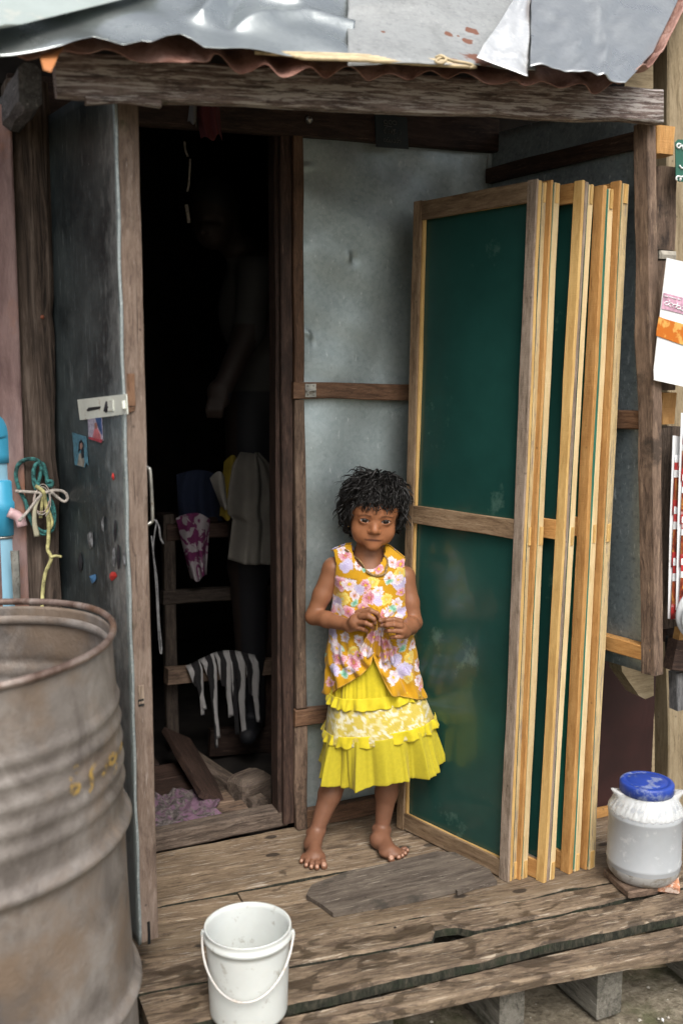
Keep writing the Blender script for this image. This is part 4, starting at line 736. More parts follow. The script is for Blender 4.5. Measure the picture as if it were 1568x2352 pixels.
# green sign at the frame edge
sx0 = aty(1550, 320, 1.80); SG = [aty(x, y, 1.80) for x, y in ((1550, 327), (1556, 320), (1640, 326), (1648, 334), (1650, 414), (1642, 422), (1558, 417), (1551, 408))]
sg = poly_plate('street_sign', SG, .002, (0, -1, 0), M_SIGNG); tag(sg, 'green enamel sign with white painted characters at the right edge', 'sign')
g = []
def G(P): return [(1550+x, 320+y) for x, y in P]
chars = [arc(8, 15, 5, 60, 330), arc(14, 19, 4.2, 150, 420), arc(21, 17, 5, 60, 400), arc(30, 18, 5, 60, 400), arc(40, 17, 5, 0, 300), [(9, 60), (14, 66), (24, 67), (31, 60), (31, 40)], arc(46, 56, 12, 60, 330), arc(7, 90, 5.5, 130, 420), arc(16, 91, 5.5, 150, 420), arc(27, 92, 5, 0, 330), arc(38, 93, 5, 30, 360)]
geos = [tubegeo(np.array([aty(*q, 1.7985) for q in G(P)]), .0021, 6) for P in chars]; V, Fc = merge(geos); mesh('lettering', V, Fc, M_CHALK, sg, None, True)
# papers and snack packets
def flat(name, pts, Y, mat, th=.001, parent=None, bend=.0): return poly_plate(name, [aty(x, y, Y) for x, y in pts], th, (0, -1, 0), mat, parent)
def paper():
    t = flat('hanging_paper', ((1530, 592), (1640, 618), (1650, 900), (1568, 888), (1501, 873), (1500, 850), (1510, 760)), 1.775, M_PAPER, .0014); tag(t, 'white paper card with a pink heading and an orange food picture hung at right', 'paper')
    pk_ = plain('faded pink print', (.62, .36, .48), .6, var=.2, scale=60); flat('pink_heading', ((1523, 672), (1650, 706), (1650, 742), (1518, 709)), 1.7732, pk_, .0004, t)
    wv = [[(1525, 680), (1533, 682)], [(1536, 682), (1552, 687)], [(1555, 687), (1562, 689)]]+[[(1530+10*math.cos(a)*.5+9*k, 697+3*k+4*math.sin(a)) for a in np.linspace(.5+k, 5.6+k, 10)] for k in range(5)]+[[(1536, 690), (1538, 697)], [(1555, 696), (1553, 708)]]
    V, Fc = merge([tubegeo(np.array([aty(*q, 1.7725) for q in P]), .0011, 5) for P in wv]); mesh('lettering', V, Fc, M_PAPER, t, None, True)
    m = MB('orange food picture', .35); v = m.coord((1, 1, 1), False); n_ = m.noise(v, 26, 5, .6); sp = m.sep(v); m.set(Base_Color=m.mix(m.ramp(n_, [(.40, 0.), (.52, 1.)]), (.72, .40, .10), (.55, .15, .012))); flat('orange_picture', ((1512, 727), (1528, 733), (1650, 768), (1650, 815), (1560, 790), (1506, 771), (1507, 757)), 1.7728, m.m, .0006, t)
    return t
paper()
M_PKT = plain('red snack packet', (.50, .035, .035), .35, 0, .5, .15, 18, .3, dirt=(.75, .6, .6), dirtamt=.62); M_FOOD = rusty('chilli peanuts', ((.10, .015, .01), (.35, .06, .02), (.7, .38, .08), (.2, .02, .01)), .5, 0, 30, .6)
for k, (x0, x1, y0, y1, Y) in enumerate(((1560, 1660, 948, 1405, 1.785), (1541, 1580, 1000, 1425, 1.80))):
    t = flat('snack_card', ((x0+3, y0), (x1, y0+6), (x1, y1), (x0-2*(y1-y0)/100, y1-4), (x0-(y1-y0)/100, (y0+y1)/2)), Y, M_PAPER, .001); tag(t, ('front' if k == 0 else 'rear')+' white hanging card of red chilli snack packets at the right edge', 'snack card', 'hanging cards of snack packets')
    n_ = 4 if k == 0 else 3
    for j in range(n_):
        ya = y0+45+j*(y1-y0-70)/n_; hh = (y1-y0-70)/n_*1.12; xa = x0+9-(ya-y0)/100*1.6; V = []; Fc = []
        q0 = np.array(aty(xa, ya, Y-.003-.0012*j)); q1 = np.array(aty(xa+62, ya+hh, Y-.003-.0012*j)); nu, nv = 8, 8
        for b_ in range(nv+1):
            for a in range(nu+1): u, v_ = a/nu, b_/nv; V.append((q0[0]+(q1[0]-q0[0])*u, q0[1]-.007*math.sin(math.pi*u)*math.sin(math.pi*v_)**.6, q0[2]+(q1[2]-q0[2])*v_))
        for b_ in range(nv):
            for a in range(nu): i_ = b_*(nu+1)+a; Fc.append((i_, i_+nu+1, i_+nu+2, i_+1))
        o = mesh('snack_packet', V, Fc, [M_PKT, M_FOOD, M_PAPER], t, None, True)
        for i_, f in enumerate(o.data.polygons): f.material_index = 1 if 3 <= i_//nu <= 5 else (2 if i_//nu in (0, 2) else 0)
        sm = o.modifiers.new('thickness', 'SOLIDIFY'); sm.thickness = .0008
def bag(u, v):
    a = 2*math.pi*u; c_ = aty(1592, 1418, 1.745); r_ = .034*math.sin(math.pi*min(1, .06+v*.94))**.6*(1+.12*math.sin(5*a+3*v)+.08*math.sin(11*a+7*v)); return (c_[0]+r_*1.15*math.cos(a), c_[1]+r_*.8*math.sin(a), c_[2]+.062-.115*v+.004*math.sin(7*a))
o = sheet('plastic_bag', bag, 60, 26, plain('thin plastic bag', (.74, .77, .80), .25, 0, .5, .05, 30, alpha=.75, bump=.4), None, .0006); tag(origin(o), 'translucent grey plastic bag hanging above the orange ledge', 'plastic bag')

# ================================================================== INSIDE THE DOORWAY
def at3(px, py, Y): return aty(px, py, Y)
M_DARKB = wood('dim brown bench wood', (.02, .015, .012), (.055, .042, .034), (.10, .078, .062), .8, 1., None, .5, None, .6, None, .6, .5)
bf = thing('bench_frame', 'dark wooden bench frame inside the doorway', 'bench', at3(395, 1700, 3.0)*[1, 1, 0])
beam('leg', at3(396, 1720, 3.0), at3(385, 1180, 3.0), .036, .036, (0, -1, 0), M_DARKB, bf); beam('leg', at3(618, 1760, 3.05), at3(612, 1180, 3.05), .03, .03, (0, -1, 0), M_DARK, bf)
beam('rail', at3(372, 1372, 2.99), at3(625, 1355, 3.02), .042, .03, (0, -1, 0), M_DARKB, bf); beam('rail', at3(380, 1222, 2.99), at3(625, 1210, 3.02), .05, .03, (0, -1, 0), M_DARK, bf)
beam('shelf', at3(365, 1192, 3.1), at3(640, 1178, 3.15), .18, .02, (0, 0, 1), M_DARK, bf)
beam('towel_rail', at3(382, 1553, 2.93), at3(640, 1528, 2.97), .05, .035, (0, -1, 0), M_STUD, bf); beam('rail', at3(480, 1705, 3.05), at3(660, 1690, 3.05), .09, .03, (0, -1, 0), M_DARK, bf)
def cloth(name, px, Y, mat, label, amp=.010, nf=5, dep=.02, cat='cloth', nu=36, nv=30, back=.0):
    """a cloth hung through the four sight points tl, tr, br, bl with vertical folds"""
    q = [aty(x, y, Y) for x, y in px]
    def fn(u, v):
        p = (q[0]*(1-u)+q[1]*u)*(1-v)+(q[3]*(1-u)+q[2]*u)*v; f = amp*math.sin(nf*2*math.pi*u+1.3*v+2*math.sin(3*v))*(.35+.65*v); return (p[0]+.3*f, p[1]+f-dep*math.sin(math.pi*u)+back*max(0, .1-v)*8, p[2]+.006*math.sin(9*u+1)*v+.02*math.sin(math.pi*u)*(1-v))
    o = sheet(name, fn, nu, nv, mat, None, .0012); tag(origin(o), label, cat); return o
def floralm(name, base, c2, sc):
    m = MB(name, .8); v = m.coord((1, 1, 1), False); a = m.noise(v, sc, 3, .5, .8); m.set(Base_Color=m.mix(m.ramp(a, [(.47, 0.), (.53, 1.)]), base, c2)); return m.m
cloth('floral_cloth', ((404, 1190), (482, 1192), (474, 1320), (438, 1335)), 2.93, floralm('magenta floral', (.30, .27, .29), (.12, .012, .075), 26), 'white and magenta floral cloth hanging inside the doorway', .012, 2)
def shirt():
    pts = [(548, 1042), (590, 1030), (618, 1048), (634, 1100), (636, 1270), (612, 1290), (570, 1290), (525, 1278), (536, 1180), (522, 1170), (530, 1090)]; 
    def fn(u, v):
        L_ = np.interp(v, [0, .12, .3, .5, .58, .62, 1], [552, 535, 528, 523, 526, 537, 526]); R_ = np.interp(v, [0, .12, .3, 1], [590, 618, 634, 634]); y = 1038+v*248+6*math.sin(3*u)*v; p = aty(L_+(R_-L_)*u, y, 2.85); f = .012*math.sin(11*u+2*v)+.006*math.sin(23*u); return (p[0], p[1]+f-.05*math.sin(math.pi*u), p[2])
    o = sheet('shirt', fn, 36, 40, plain('faded grey shirt', (.17, .16, .14), .9, var=.1, bump=.3), None, .0015); tag(origin(o), 'faded pale shirt hanging on the bench frame inside the doorway', 'shirt')
shirt()
cloth('yellow_cloth', ((515, 1060), (545, 1058), (536, 1190), (505, 1190)), 2.90, plain('yellow rag', (.22, .16, .015), .9), 'yellow rag hanging beside the pale shirt', .006, 1)
cloth('grey_rag', ((482, 1098), (515, 1095), (522, 1160), (508, 1168)), 2.88, plain('grey rag', (.24, .23, .21), .9), 'small grey rag hanging left of the yellow rag', .006, 1)
cloth('blue_cloth', ((405, 1090), (505, 1095), (540, 1240), (410, 1195)), 3.05, plain('navy blue cloth', (.012, .02, .05), .9), 'dark blue cloth hanging behind the rags inside the doorway', .012, 3)
cloth('lintel_rag', ((446, 232), (502, 234), (510, 318), (462, 322)), 2.315, plain('dark red rag', (.08, .012, .016), .9), 'dark red rag hanging from the lintel over the doorway', .008, 2)
cloth('white_rag', ((438, 232), (452, 232), (450, 288), (432, 284)), 2.318, plain('dingy white rag', (.14, .135, .13), .9), 'dingy white rag hanging beside the red rag on the lintel', .004, 1)
def stripem():
    m = MB('striped towel', .9); v = m.coord((1, 1, 1), False); s_ = m.sep(v); n_ = m.noise(v, 8, 3); x = m.math('ADD', m.math('MULTIPLY', s_[0], 150.), m.math('MULTIPLY', n_, 2.6)); st = m.ramp(m.math('ADD', m.math('MULTIPLY', m.math('SINE', x), .5), .5), [(.42, (.012, .011, .013)), (.56, (.36, .35, .35))])
    m.set(Base_Color=st); m.bump(m.noise(v, 200, 3), .5); return m.m
def towel():
    T = stripem(); w0 = thing('striped_towel', 'ragged black and white striped towel draped over a bench rail', 'towel', at3(510, 1700, 2.9)*[1, 1, 0]); n_ = 15
    for i in range(n_):
        u0 = i/n_; u1 = (i+1)/n_; low = [1600, 1625, 1640, 1580, 1690, 1715, 1600, 1640, 1645, 1710, 1702, 1650, 1620, 1655, 1600][i]
        low = low if i % 3 else low-25
        def fn(u, v, u0=u0, u1=u1, low=low, i=i):
            uu = u0+(u1-u0)*(.5+(u-.5)*(1.02-.30*max(0, v-.45))); xt = 430+162*uu; yt = 1528-26*uu+6*math.cos(6*uu)-10*math.sin(math.pi*uu); xb = 445+155*uu+8*math.sin(i*2.1); t_ = v; px = xt+(xb-xt)*t_**1.2; py = yt+(low-yt)*t_; p = aty(px, py, 2.905); return (p[0], p[1]-.012*math.sin(min(1, t_*5)*1.57)+.006*math.sin(30*uu+2*t_)*t_+.02*(1-min(1, t_*8)), p[2])
        sheet('towel_strip', fn, 3, 24, T, w0, .0015)
towel()
def rugm():
    m = MB('mauve rag rug', .95); v = m.coord((1, 1, 1), False); a = m.noise(v, 30, 6, .7, .6); b_ = m.noise(v, 90, 4, .6); c_ = m.ramp(b_, [(.3, (.07, .06, .058)), (.7, (.19, .16, .155))]); c_ = m.mix(m.ramp(a, [(.5, 0.), (.57, .8)]), c_, (.21, .11, .18)); m.set(Base_Color=c_); m.bump(b_, 1., .006); return m.m
def rug(u, v):
    bl, br, tr, tl = [atz(x, y, .03) for x, y in ((330, 1905), (516, 1873), (478, 1815), (330, 1822))]; p = (bl*(1-u)+br*u)*(1-v)+(tl*(1-u)+tr*u)*v; e = .02*math.sin(9*u+2)*v; return (p[0]-.015*math.sin(7*v), p[1]+e, .034+.006*math.sin(17*u+5*v)*math.sin(13*v+2)+.003*math.sin(40*u))
o = sheet('rag_rug', rug, 50, 36, rugm(), None, .006); tag(origin(o), 'mauve and grey rag rug on the floor inside the doorway', 'rug')
o = beam('leaning_plank', atz(492, 1838, .03), aty(405, 1690, 2.98), .10, .02, (.3, -1, .4), M_DARK); tag(origin(o), 'brown plank slanting across the floor inside the doorway', 'plank')
bp = atz(592, 1868, .0); o = box('stone_block', (bp[0]+.01, bp[1]+.10, -.03), (.11, .09, .105), M_LOG, None, math.radians(24), .014); tag(o, 'dark squared block standing on the floor by the right jamb', 'block')
for k, P in enumerate((((424, 325), (426, 345), (432, 360)), ((437, 365), (434, 420), (430, 440)), ((428, 470), (432, 495), (434, 512)))): tube('ceiling_cord', [aty(*q, 2.7) for q in P], .003+.002*(k == 2), M_CORD, None, 6, 4); tag(bpy.context.scene.objects[-1] if False else COL.objects[-1], ['upper pale cord end hanging in the dark doorway', 'middle pale cord length hanging in the dark doorway', 'pale pull switch at the cord end in the dark doorway'][k], 'cord', 'cords hanging in the dark doorway')
# ================================================================== PEOPLE: signed distance sculpting
class Sdf:
    def __init__(s): s.ops = []
    def add(s, fn, c, rad, k=.01, op='u'): s.ops.append((fn, np.array(c, float), rad, k, op))
    def cone(s, a, b, ra, rb, k=.01, op='u'):
        a = np.array(a, float); b = np.array(b, float); ab = b-a; l2 = ab@ab+1e-12
        def fn(P):
            t = np.clip(((P-a)@ab)/l2, 0, 1); return np.linalg.norm(P-a-t[..., None]*ab, axis=-1)-(ra+(rb-ra)*t)
        s.add(fn, (a+b)/2, math.sqrt(l2)/2+max(ra, rb), k, op)
    def ell(s, c, r_, R=None, k=.01, op='u'):
        c = np.array(c, float); r_ = np.array(r_, float); R = np.eye(3) if R is None else R
        def fn(P):
            q = (P-c)@R.T; k0 = np.linalg.norm(q/r_, axis=-1); k1 = np.linalg.norm(q/(r_*r_), axis=-1)+1e-9; return k0*(k0-1)/k1
        s.add(fn, c, float(max(r_)), k, op)
    def chain(s, P, rs, k=.01):
        for i in range(len(P)-1): s.cone(P[i], P[i+1], rs[i], rs[i+1], k if i else k)
    @staticmethod
    def comb(D, d, k, op):
        if op == 'u': h = np.clip(.5+.5*(D-d)/k, 0, 1); return D+(d-D)*h-k*h*(1-h)
        d = -d; h = np.clip(.5-.5*(D-d)/k, 0, 1); return D+(d-D)*h+k*h*(1-h)
    def ev(s, P):
        D = np.full(P.shape[:-1], 1.)
        for fn, c, rad, k, op in s.ops: D = s.comb(D, fn(P), k, op)
        return D
    def nets(s, lo, hi, h):
        lo = np.array(lo, float); n = np.ceil((np.array(hi)-lo)/h).astype(int)+1; D = np.full(n, .05, np.float32)
        ax = [lo[i]+h*np.arange(n[i]) for i in range(3)]
        for fn, c, rad, k, op in s.ops:
            m = rad+max(.016, k*1.5); sl = []
            for i in range(3): sl.append(slice(max(0, int((c[i]-m-lo[i])/h)), min(n[i], int((c[i]+m-lo[i])/h)+2)))
            if any(q.start >= q.stop for q in sl): continue
            P = np.stack(np.meshgrid(ax[0][sl[0]], ax[1][sl[1]], ax[2][sl[2]], indexing='ij'), -1); D[tuple(sl)] = s.comb(D[tuple(sl)], fn(P).astype(np.float32), k, op)
        return netsfrom(D, lo, h)
def netsfrom(D, lo, h):
    ins = D < 0; n = D.shape; cnt = np.zeros([q-1 for q in n], np.int8)
    for i in (0, 1):
        for j in (0, 1):
            for k in (0, 1): cnt += ins[i:n[0]-1+i, j:n[1]-1+j, k:n[2]-1+k]
    act = np.argwhere((cnt > 0) & (cnt < 8)); idx = -np.ones(cnt.shape, np.int32); idx[act[:, 0], act[:, 1], act[:, 2]] = np.arange(len(act))
    S = np.zeros((len(act), 3)); C = np.zeros(len(act)); cor = [(i, j, k) for i in (0, 1) for j in (0, 1) for k in (0, 1)]
    val = {c: D[act[:, 0]+c[0], act[:, 1]+c[1], act[:, 2]+c[2]] for c in cor}
    for a in cor:
        for ax_ in range(3):
            if a[ax_]: continue
            b = list(a); b[ax_] = 1; b = tuple(b); va, vb = val[a], val[b]; m = (va < 0) != (vb < 0); t = np.where(m, va/np.where(m, va-vb, 1), 0)
            p = np.array(a, float)+np.zeros((len(act), 3)); p[:, ax_] += t; S[m] += p[m]; C[m] += 1
    V = lo+h*(act+S/C[:, None]); Fs = []
    for ax_ in range(3):
        b, c = [(1, 2), (2, 0), (0, 1)][ax_]; s0 = [slice(None)]*3; s1 = [slice(None)]*3; s0[ax_] = slice(0, -1); s1[ax_] = slice(1, None)
        A = ins[tuple(s0)]; B = ins[tuple(s1)]
        for sgn in (0, 1):
            e = np.argwhere((A & ~B) if sgn == 0 else (~A & B)); e = e[(e[:, b] > 0) & (e[:, c] > 0)]
            e = e[(e[:, b] < n[b]-1) & (e[:, c] < n[c]-1)]; q = []
            for db, dc in ((-1, -1), (0, -1), (0, 0), (-1, 0)): f = e.copy(); f[:, b] += db; f[:, c] += dc; q.append(idx[f[:, 0], f[:, 1], f[:, 2]])
            q = np.stack(q, 1); Fs.append(q if sgn == 0 else q[:, ::-1])
    return V, np.vstack(Fs)
LM = Matrix(((_r[0], _h[0], 0, 0), (_r[1], _h[1], 0, 0), (0, 0, 1, 0), (0, 0, 0, 1)))      # figure frame: x to the right of the view, y away, z up
def lp(px, py, d): q = atd(px, py, d); return np.array([q@_r, q@_h, q[2]])
def lz(px, py, z): q = atz(px, py, z); return np.array([q@_r, q@_h, q[2]])
def fastmesh(name, V, Fq, mat, parent, cols=None, smooth=True, M=LM):
    me = bpy.data.meshes.new(name); me.vertices.add(len(V)); me.vertices.foreach_set('co', np.asarray(V, np.float32).ravel()); Fq = np.asarray(Fq); k = Fq.shape[1]
    me.loops.add(Fq.size); me.loops.foreach_set('vertex_index', Fq.astype(np.int32).ravel()); me.polygons.add(len(Fq)); me.polygons.foreach_set('loop_start', np.arange(0, Fq.size, k, dtype=np.int32)); me.update(calc_edges=True); me.validate()
    if smooth: me.shade_smooth()
    if cols is not None:
        a = me.color_attributes.new('tint', 'FLOAT_COLOR', 'POINT'); a.data.foreach_set('color', np.hstack([cols, np.ones((len(cols), 1))]).astype(np.float32).ravel())
    return link(name, me, mat, parent, M)
def tintmat(name, rough=.5, sub=0., bumps=.0, bscale=200, spec=.5, sheen=0., transl=0., radius=(.008, .004, .002)):
    m = MB(name, rough, 0, spec); c = m.attr('tint'); nz_ = m.noise(m.coord((1, 1, 1), False), bscale*.22, 6, .7); c = m.mix(m.ramp(nz_, [(.25, .16), (.75, 0.)]), c, m.mix(.6, c, (.02, .012, .01))); m.set(Base_Color=c)
    if sub: m.b.inputs['Subsurface Weight'].default_value = sub; m.b.inputs['Subsurface Radius'].default_value = radius; m.b.inputs['Subsurface Scale'].default_value = 1.
    if bumps: m.bump(m.noise(m.coord((1, 1, 1), False), bscale, 4, .6), bumps, .0015)
    m.b.inputs['Sheen Weight'].default_value = sheen
    if transl:
        tr = m.n('BsdfTranslucent'); m.put(tr.inputs['Color'], c); mx = m.n('MixShader'); mx.inputs[0].default_value = transl; m.put(mx.inputs[1], m.b.outputs[0]); m.put(mx.inputs[2], tr.outputs[0])
        m.t.links.new(mx.outputs[0], m.t.nodes['Material Output'].inputs['Surface'])
    return m.m
def sm01(a, b, x): t = np.clip((x-a)/(b-a), 0, 1); return t*t*(3-2*t)

# ------------------------------------------------------------------ the girl
girl = thing('person', 'barefoot child with curly black hair in a flowered top and tiered yellow skirt', 'person', atd(830, 1960, 2.40)*[1, 1, 0])
HO = lp(858, 1195, 2.405)+np.array([0, .058, 0]); ro, ya, pi_ = math.radians(4.6), math.radians(4), math.radians(2)
def rot(ax, a): return np.array(Matrix.Rotation(a, 3, ax))
HB = rot('Y', ro) @ rot('Z', ya) @ rot('X', pi_) @ np.diag([1., -1., 1.])      # head axes (right, front, up) in the figure frame
def hd(x, y, z): return HO+HB @ (np.array([x, y, z])*.01)
HR = HB.T
torso = Sdf()
nb = lp(846, 1290, 2.478); shR = lp(766, 1306, 2.478); shL = lp(927, 1326, 2.478)
torso.ell(lp(848, 1365, 2.476), (.078, .060, .085), None, .03); torso.ell(lp(850, 1450, 2.472), (.080, .066, .085), None, .04); torso.ell(lp(856, 1560, 2.468), (.088, .070, .085), None, .04)
torso.cone(shR, shL, .027, .027, .02); torso.cone(nb-[0, 0, .03], nb+[0, 0, .02], .045, .034, .03)
bd = Sdf(); bd.ops += torso.ops
bd.cone(nb, hd(0, -1.6, -4.5), .030, .031, .018)
# arms
elR = lp(720, 1416, 2.462); wrR = lp(803, 1437, 2.375); elL = lp(950, 1430, 2.452); wrL = lp(928, 1452, 2.352)
bd.chain([shR, shR*.45+elR*.55+[-.001, 0, .0], elR], [.0275, .0232, .0205], .010); bd.chain([elR, elR*.62+wrR*.38+[0, 0, .001], wrR], [.0205, .0202, .0140], .008)
bd.chain([shL, shL*.45+elL*.55+[.001, 0, 0], elL], [.0275, .0232, .0205], .010); bd.chain([elL, elL*.62+wrL*.38, wrL], [.0205, .0202, .0140], .008)
# hands: image-left hand
def fing(P, rs): bd.chain([lp(*p) for p in P], rs, .0022)
bd.ell(lp(821, 1428, 2.360), (.021, .013, .021), rot('Y', -.25), .010); bd.cone(wrR, lp(818, 1432, 2.362), .0150, .0165, .010); bd.cone(lp(815, 1428, 2.358), lp(840, 1410, 2.352), .015, .0085, .008)
fing(((834, 1408, 2.350), (852, 1403, 2.337), (866, 1409, 2.332), (872, 1420, 2.336)), (.0075, .0064, .0055, .0046))
fing(((828, 1416, 2.346), (846, 1415, 2.331), (858, 1422, 2.328), (861, 1431, 2.338)), (.0078, .0064, .0056, .0048))
fing(((825, 1430, 2.346), (840, 1431, 2.333), (851, 1436, 2.332), (855, 1442, 2.342)), (.0074, .0061, .0054, .0046))
fing(((822, 1442, 2.350), (834, 1445, 2.342), (842, 1449, 2.346)), (.0072, .0058, .0048))
fing(((822, 1408, 2.372), (845, 1400, 2.362), (862, 1408, 2.350), (871, 1421, 2.344)), (.009, .0066, .0058, .005))
# image-right hand
bd.ell(lp(921, 1446, 2.338), (.0125, .016, .022), None, .010); bd.cone(wrL, lp(922, 1446, 2.342), .0150, .0155, .010)
fing(((919, 1427, 2.330), (905, 1423, 2.322), (888, 1424, 2.322), (873, 1426, 2.330)), (.0075, .0062, .0056, .0047))
fing(((920, 1438, 2.326), (904, 1435, 2.316), (888, 1436, 2.318), (876, 1437, 2.330)), (.0075, .0062, .0056, .0047))
fing(((921, 1450, 2.326), (905, 1449, 2.318), (893, 1449, 2.320), (885, 1449, 2.332)), (.0072, .0059, .0053, .0046))
fing(((921, 1462, 2.330), (909, 1463, 2.322), (899, 1464, 2.328)), (.0068, .0055, .0046))
fing(((916, 1430, 2.350), (900, 1425, 2.344), (884, 1424, 2.336), (875, 1425, 2.336)), (.009, .0066, .0058, .005))
# legs and feet
hipR = lp(815, 1620, 2.462); hipL = lp(888, 1620, 2.462); knR = lp(777, 1772, 2.446); knL = lp(893, 1768, 2.45); anR = lp(725, 1914, 2.408); anL = lp(876, 1908, 2.435)
bd.chain([hipR, knR], [.052, .0325], .016); bd.chain([knR, knR*.62+anR*.38+[0, .006, 0], anR], [.0315, .0290, .0172], .010)
bd.chain([hipL, knL], [.052, .0320], .016); bd.chain([knL, knL*.62+anL*.38+[.001, .006, 0], anL], [.0310, .0285, .0172], .010)
def foot(an, heel, ball, toes, rs, s):
    H_ = lz(*heel, .020); B_ = lz(*ball, .014); bd.cone(an, H_+[0, 0, .004], .0180, .0190, .010); bd.cone(an+[0, -.006, -.004], B_+[0, 0, .006], .0178, .0120, .012); bd.ell(H_, (.0195, .023, .0185), None, .010)
    bd.ell(B_, (.030, .024, .0125), None, .012); bd.cone(H_, B_+[.010*s, 0, 0], .016, .012, .012)
    bd.ell(an+np.array([-.017*s, .004, .0]), (.008, .009, .009), None, .008); bd.ell(an+np.array([.017*s, .002, .006]), (.008, .009, .009), None, .008)
    for (bx, by, tx, ty), r_ in zip(toes, rs):
        a = lz(bx, by, .0125); c = lz(tx, ty-5, .0075); m_ = (a+c)/2+[0, 0, .0035]; bd.cone(a, m_, r_*1.05, r_*.92, .004); bd.cone(m_, c, r_*.92, r_*.98, .002)
        nails.append((c+np.array([0, -.002, r_*.75]), r_))
nails = []
foot(anR, (717, 1940), (720, 1968), ((739, 1976, 744, 1995), (727, 1979, 728, 1998), (716, 1978, 715, 1997), (706, 1974, 703, 1993), (697, 1966, 692, 1984)), (.0088, .0064, .0060, .0058, .0056), 1)
foot(anL, (868, 1930), (897, 1957), ((891, 1962, 898, 1979), (907, 1963, 915, 1975), (914, 1960, 923, 1971), (920, 1956, 930, 1966), (925, 1950, 935, 1959)), (.0088, .0064, .0060, .0058, .0056), -1)
# head and face (centimetres in the head frame)
def he(x, y, z, rx, ry, rz, k=1., op='u', R=None): bd.ell(hd(x, y, z), np.array([rx, ry, rz])*.01, HR if R is None else R @ HR, k*.01, op)
def hc(a, b, ra, rb, k=.5, op='u'): bd.cone(hd(*a), hd(*b), ra*.01, rb*.01, k*.01, op)
he(0, -1.6, 2.6, 6.5, 7.6, 6.9, 1.5); he(0, .9, -1.6, 5.3, 4.8, 5.3, 2.); he(0, 2.3, 2.2, 5.5, 4.1, 4.4, 1.5)
for s in (-1, 1): he(s*2.9, 3.0, -2.9, 2.45, 2.1, 2.35, 1.2); he(s*2.65, 1.7, -4.3, 2.0, 2.5, 2.15, 1.4)
he(0, 4.2, -6.5, 1.75, 1.35, 1.35, 1.2); he(0, 3.55, -4.7, 2.5, 2.1, 1.9, 1.5)
for s in (-1, 1):
    he(s*2.6, 6.9, .05, 1.7, 1.0, .85, .9, 's'); hc((s*1.2, 5.75, 1.25), (s*3.7, 5.0, 1.35), .45, .4, .8)
    he(s*2.6, 4.72, 0, 1.46, 1.42, 1.28, .35)
hc((0, 5.15, .2), (0, 6.35, -2.1), .70, .95, .9); he(0, 6.5, -2.4, .95, .70, .66, .5)
for s in (-1, 1): he(s*1.02, 5.85, -2.66, .56, .66, .52, .35); he(s*.55, 6.55, -3.18, .27, .40, .17, .12, 's')
pass; he(0, 6.25, -3.75, .25, .25, .5, .3, 's')
for s in (-1, 1): hc((s*2.2, 5.4, -4.88), (s*2.32, 5.2, -5.1), .16, .12, .3, 's'); he(s*5.75, -.9, -1.4, .55, 1.25, 1.75, .4)
EYR = 1.12
def almond(s):
    c = hd(s*2.6, 4.72, -.02); w, hh = 1.18, .47; R_ = (w*w+hh*hh)/(2*hh); cc = R_-hh; tilt = .10*s
    def fn(P):
        q = ((P-c)@HR.T)*100; x = q[..., 0]; y = q[..., 1]; z = q[..., 2]-tilt*x*.9; d = np.maximum(np.hypot(x, z+cc), np.hypot(x, z-cc))-R_; return np.maximum(d, .2-y)*.01
    bd.add(fn, c+HB @ np.array([0, .012, 0]), .018, .0008, 's')
almond(-1); almond(1)
allp = np.array([o[1] for o in bd.ops]); lo = [lp(694, 1418, 2.46)[0]-.03, 2.255, -.004]; hi = [lp(972, 1440, 2.45)[0]+.03, 2.60, hd(0, 0, 9.9)[2]+.01]
V, Fq = bd.nets(lo, hi, .0017); Vbody, Qbody = V, Fq
def headspace(V): return ((V-HO)@HB)*100
H = headspace(V); cols = np.zeros((len(V), 3)); skin = np.array([.37, .152, .070]); cols[:] = skin
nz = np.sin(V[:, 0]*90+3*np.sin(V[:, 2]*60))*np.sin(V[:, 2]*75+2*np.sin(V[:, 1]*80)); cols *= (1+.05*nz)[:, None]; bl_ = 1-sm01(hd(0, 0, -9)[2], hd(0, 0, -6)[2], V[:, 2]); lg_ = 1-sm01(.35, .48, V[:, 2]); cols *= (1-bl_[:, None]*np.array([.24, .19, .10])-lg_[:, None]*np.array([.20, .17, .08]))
def paint(mask, c): 
    global cols
    cols = cols*(1-mask[:, None])+np.array(c)*mask[:, None]
face = H[:, 1] > 3
paint(.65*face*np.exp(-((H[:, 0]/1.8)**4))*np.exp(-(((H[:, 2]+4.80+.03*H[:, 0]**2)/.36)**4)), (.19, .062, .042))
paint(.9*face*np.exp(-((H[:, 0]/2.25)**6))*np.exp(-(((H[:, 2]+4.76+.035*H[:, 0]**2)/.20)**2)), (.030, .010, .007))
